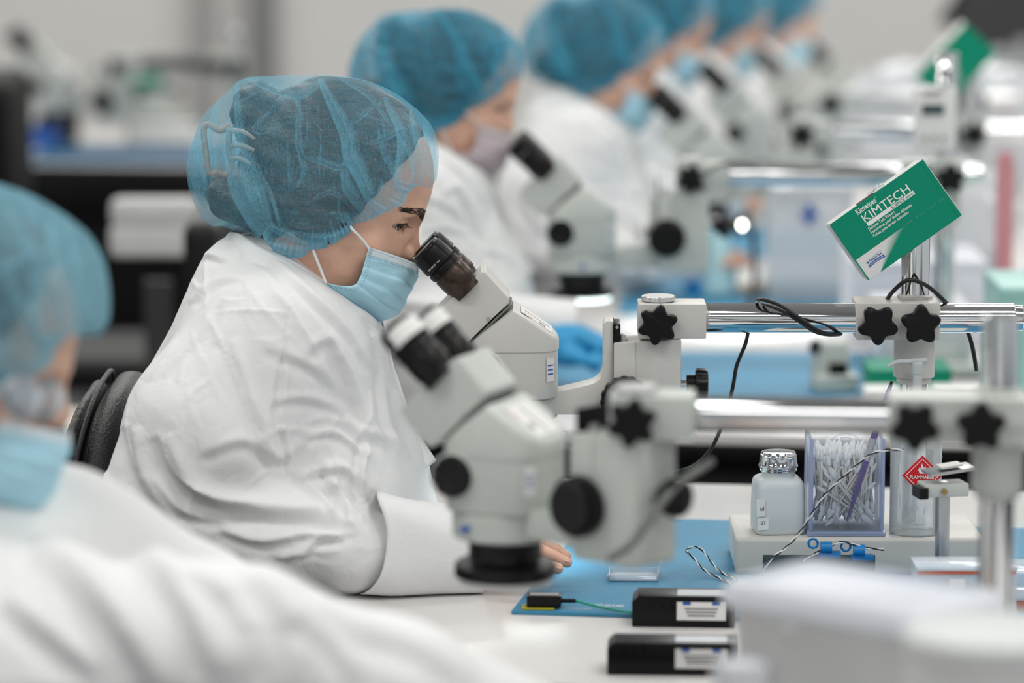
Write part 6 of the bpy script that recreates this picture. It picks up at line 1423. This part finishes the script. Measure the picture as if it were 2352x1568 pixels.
# timer clipped to the second post
tp = W(2147, 345, 5.50); t = T(empty('digital_timer', tp), 'white digital timer with grey display on the second microscope\'s post', 'timer')
k_ = 5.42/8820
B().box((0, .012, 74*k_), (96*k_, .022, 150*k_), .006, None, 3).obj('case', M['white'], t); B().box((-6*k_, 0, 95*k_), (52*k_, .002, 24*k_), .0005).obj('display', M['lcd'], t); B().box((-8*k_, .0006, 132*k_), (40*k_, .001, 9*k_), 0).obj('printed_name', M['inkgrey'], t)
for q in range(3): B().box((-25*k_+q*22*k_, .0, 28*k_), (7*k_, .003, 14*k_), .001).obj('button', M['inkgrey'], t)
B().tube([Vector((20*k_, .01, 145*k_)), Vector((22*k_, .02, 185*k_)), Vector((22*k_, .03, 200*k_))], .012, 10).obj('chrome_hook', M['chrome'], t, 180)
# upper right: black monitor, pink bottle, bags
t = T(empty('monitor', (W(2330, 100, 10.2).x, 10.3, .76), .1), 'black monitor at the upper right corner', 'monitor'); mz = W(2330, 60, 10.2).z-.76
B().box((0, 0, mz+.04), (.30, .03, .26), .006, Matrix.Rotation(.55, 3, 'Y')).obj('screen_housing', M['black'], t); B().box((0, -.0165, mz+.04), (.27, .002, .23), .001, Matrix.Rotation(.55, 3, 'Y')).obj('screen', M['darkgrey'], t); B().cyl((0, 0, .0), (0, 0, mz), .015).obj('stalk', M['black'], t); B().box((0, 0, .006), (.2, .14, .012), .004).obj('base', M['black'], t)
j2 = W(2312, 215, 8.0); t = T(empty('pink_bottle', (j2.x, j2.y, .7605)), 'pink wash bottle at the right edge behind the boom', 'bottle')
B().lathe([(0, .022), (.002, .025), (j2.z-.80, .025), (j2.z-.775, .012), (j2.z-.7605, .010)], (0, 0, 0), (0, 0, 1), 32).obj('bottle_body', M['pink'], t)
j3 = W(2310, 350, 6.0); t = T(empty('red_bottle', (j3.x, j3.y, .7605)), 'reddish bottle at the right edge below the pink one', 'bottle')
B().lathe([(0, .012), (.002, .014), (j3.z-.78, .014), (j3.z-.765, .010), (j3.z-.7605, .009)], (0, 0, 0), (0, 0, 1), 32).obj('bottle_body', M['palered'], t)
for (x, y, D_, sx_, sy_, lab) in ((2060, 190, 8.3, .26, .16, 'pile of clear bags behind the fourth microscope'), (2290, 200, 7.9, .22, .2, 'clear bag hanging at the right edge below the monitor'), (2190, 420, 6.4, .22, .12, 'hazy clear bag behind the tissue carton')):
    p = W(x, y, D_); t = T(empty('plastic_bag', (p.x, p.y, .7605)), lab, 'bag')
    h_ = max(p.z-.7605+.04, .08)
    b = B(); bmesh.ops.create_icosphere(b.bm, subdivisions=4, radius=1, matrix=Matrix.Translation((0, 0, h_/2)) @ Matrix.Diagonal((sx_/2, .09, h_/2, 1)))
    for v in b.bm.verts: v.co += Vector((1, .5, 1))*.02*noise.noise(v.co*18); v.co.z = max(v.co.z, 0.0005)
    b.obj('bag', M['clearwhite'], t, 180)
# upper-left far bench things
p = W(340, 210, 9.4); t = T(empty('tissue_carton', (p.x, p.y, .7605), .2), 'blurred dark green carton on the far upper-left bench', 'box')
hh = p.z-.7605+.03
B().box((0, 0, hh-.02), (.075, .06, .05), .002, Matrix.Rotation(-.2, 3, 'Y')).obj('carton_body', M['green'], t); B().box((0, 0, hh*.4), (.11, .08, hh*.8), .004).obj('stack_base', M['enamel2'], t); B().box((.02, 0, hh*.8), (.12, .07, .018), .003).obj('black_tray', M['black'], t)
cartonbox('white_bin', (300, 290), (445, 345), 9.25, .12, 'bin', 'pale bin on the far upper-left bench beside the green carton')
cartonbox('black_instrument', (100, 200), (175, 300), 9.25, .1, 'black', 'small black instrument on the far upper-left bench')
cartonbox('blue_bin', (60, 300), (130, 345), 9.1, .1, 'inkblue', 'dark blue bin at the left end of the far bench')
p = W(20, 320, 7.6); t = T(empty('black_chair', (p.x-.05, p.y, 0)), 'black chair back cut by the left edge of the picture', 'chair'); zt_ = W(20, 190, 7.6).z
B().box((0, 0, zt_-.15), (.15, .4, .34), .04, None, 4).obj('backrest', M['blackmatte'], t); B().box((.2, 0, .48), (.4, .4, .07), .03, None, 4).obj('seat', M['leather'], t); B().cyl((.2, 0, .03), (.2, 0, .45), .03).obj('gas_column', M['chrome'], t); B().box((-.02, 0, .55), (.03, .06, .5), .01).obj('back_bracket', M['black'], t)
for k in range(5): a = 2*PI*k/5; B().tube([Vector((.2, 0, .07)), Vector((.2+.27*math.cos(a), .27*math.sin(a), .03))], .018, 8, 2).obj('foot', M['black'], t)
# white chair under the far bench, black one behind the woman's neck
p0 = PY(240, 445, 6.6); p1 = PY(452, 592, 6.6); t = T(empty('white_chair', ((p0.x+p1.x)/2, 6.7, 0)), 'white padded chair between the far bench and the woman', 'chair')
wq = p1.x-p0.x; B().box((0, 0, (p0.z+p1.z)/2+.012), (wq, .05, (p0.z-p1.z)*.48), .02, None, 4).obj('back_cushion', M['offwhite'], t); B().box((0, 0, p1.z+.018), (wq*1.02, .055, (p0.z-p1.z)*.5), .015, None, 4).obj('back_cushion', M['offwhite'], t)
B().box((0, -.2, .5), (.34, .36, .06), .02, None, 3).obj('seat', M['offwhite'], t); B().box((0, .03, .6), (.05, .02, .3), .004).obj('back_bracket', M['darkgrey'], t); B().cyl((0, -.2, .02), (0, -.2, .47), .025).obj('gas_column', M['darkgrey'], t); B().cyl((0, -.2, 0), (0, -.2, .03), .24, bevel=.01).obj('foot_disc', M['darkgrey'], t)
p0 = PY(442, 480, 6.0); t = T(empty('black_chair', (PY(482, 500, 6.0).x, 6.0, 0)), 'black chair seen just behind the woman\'s collar', 'chair')
B().box((0, 0, p0.z-.14), (.055, .38, .28), .025, None, 4).obj('backrest', M['leather'], t); B().box((.2, 0, .48), (.4, .4, .07), .03, None, 4).obj('seat', M['leather'], t); B().cyl((.2, 0, .03), (.2, 0, .45), .03).obj('gas_column', M['chrome'], t); B().box((-.01, 0, .55), (.03, .06, .4), .01).obj('back_bracket', M['black'], t); B().cyl((.2, 0, 0), (.2, 0, .03), .26, bevel=.01).obj('foot_disc', M['black'], t)

for pp, lab in ((p3, 'black office chair of the third worker in the row'), (p4, 'black office chair of the fourth worker in the row'),
                (p5, 'black office chair of the fifth worker in the row'), (p6, 'black office chair of the farthest worker'), (pn, 'black office chair of the worker nearest the viewer')):
    d = pp.location-WR0; r = copy_tree(chair1); r.location = (chair1.location.x+d.x-(.03 if pp is pn else 0), chair1.location.y+d.y, 0); r['label'] = lab; r['group'] = 'office chairs'
chair1['group'] = 'office chairs'
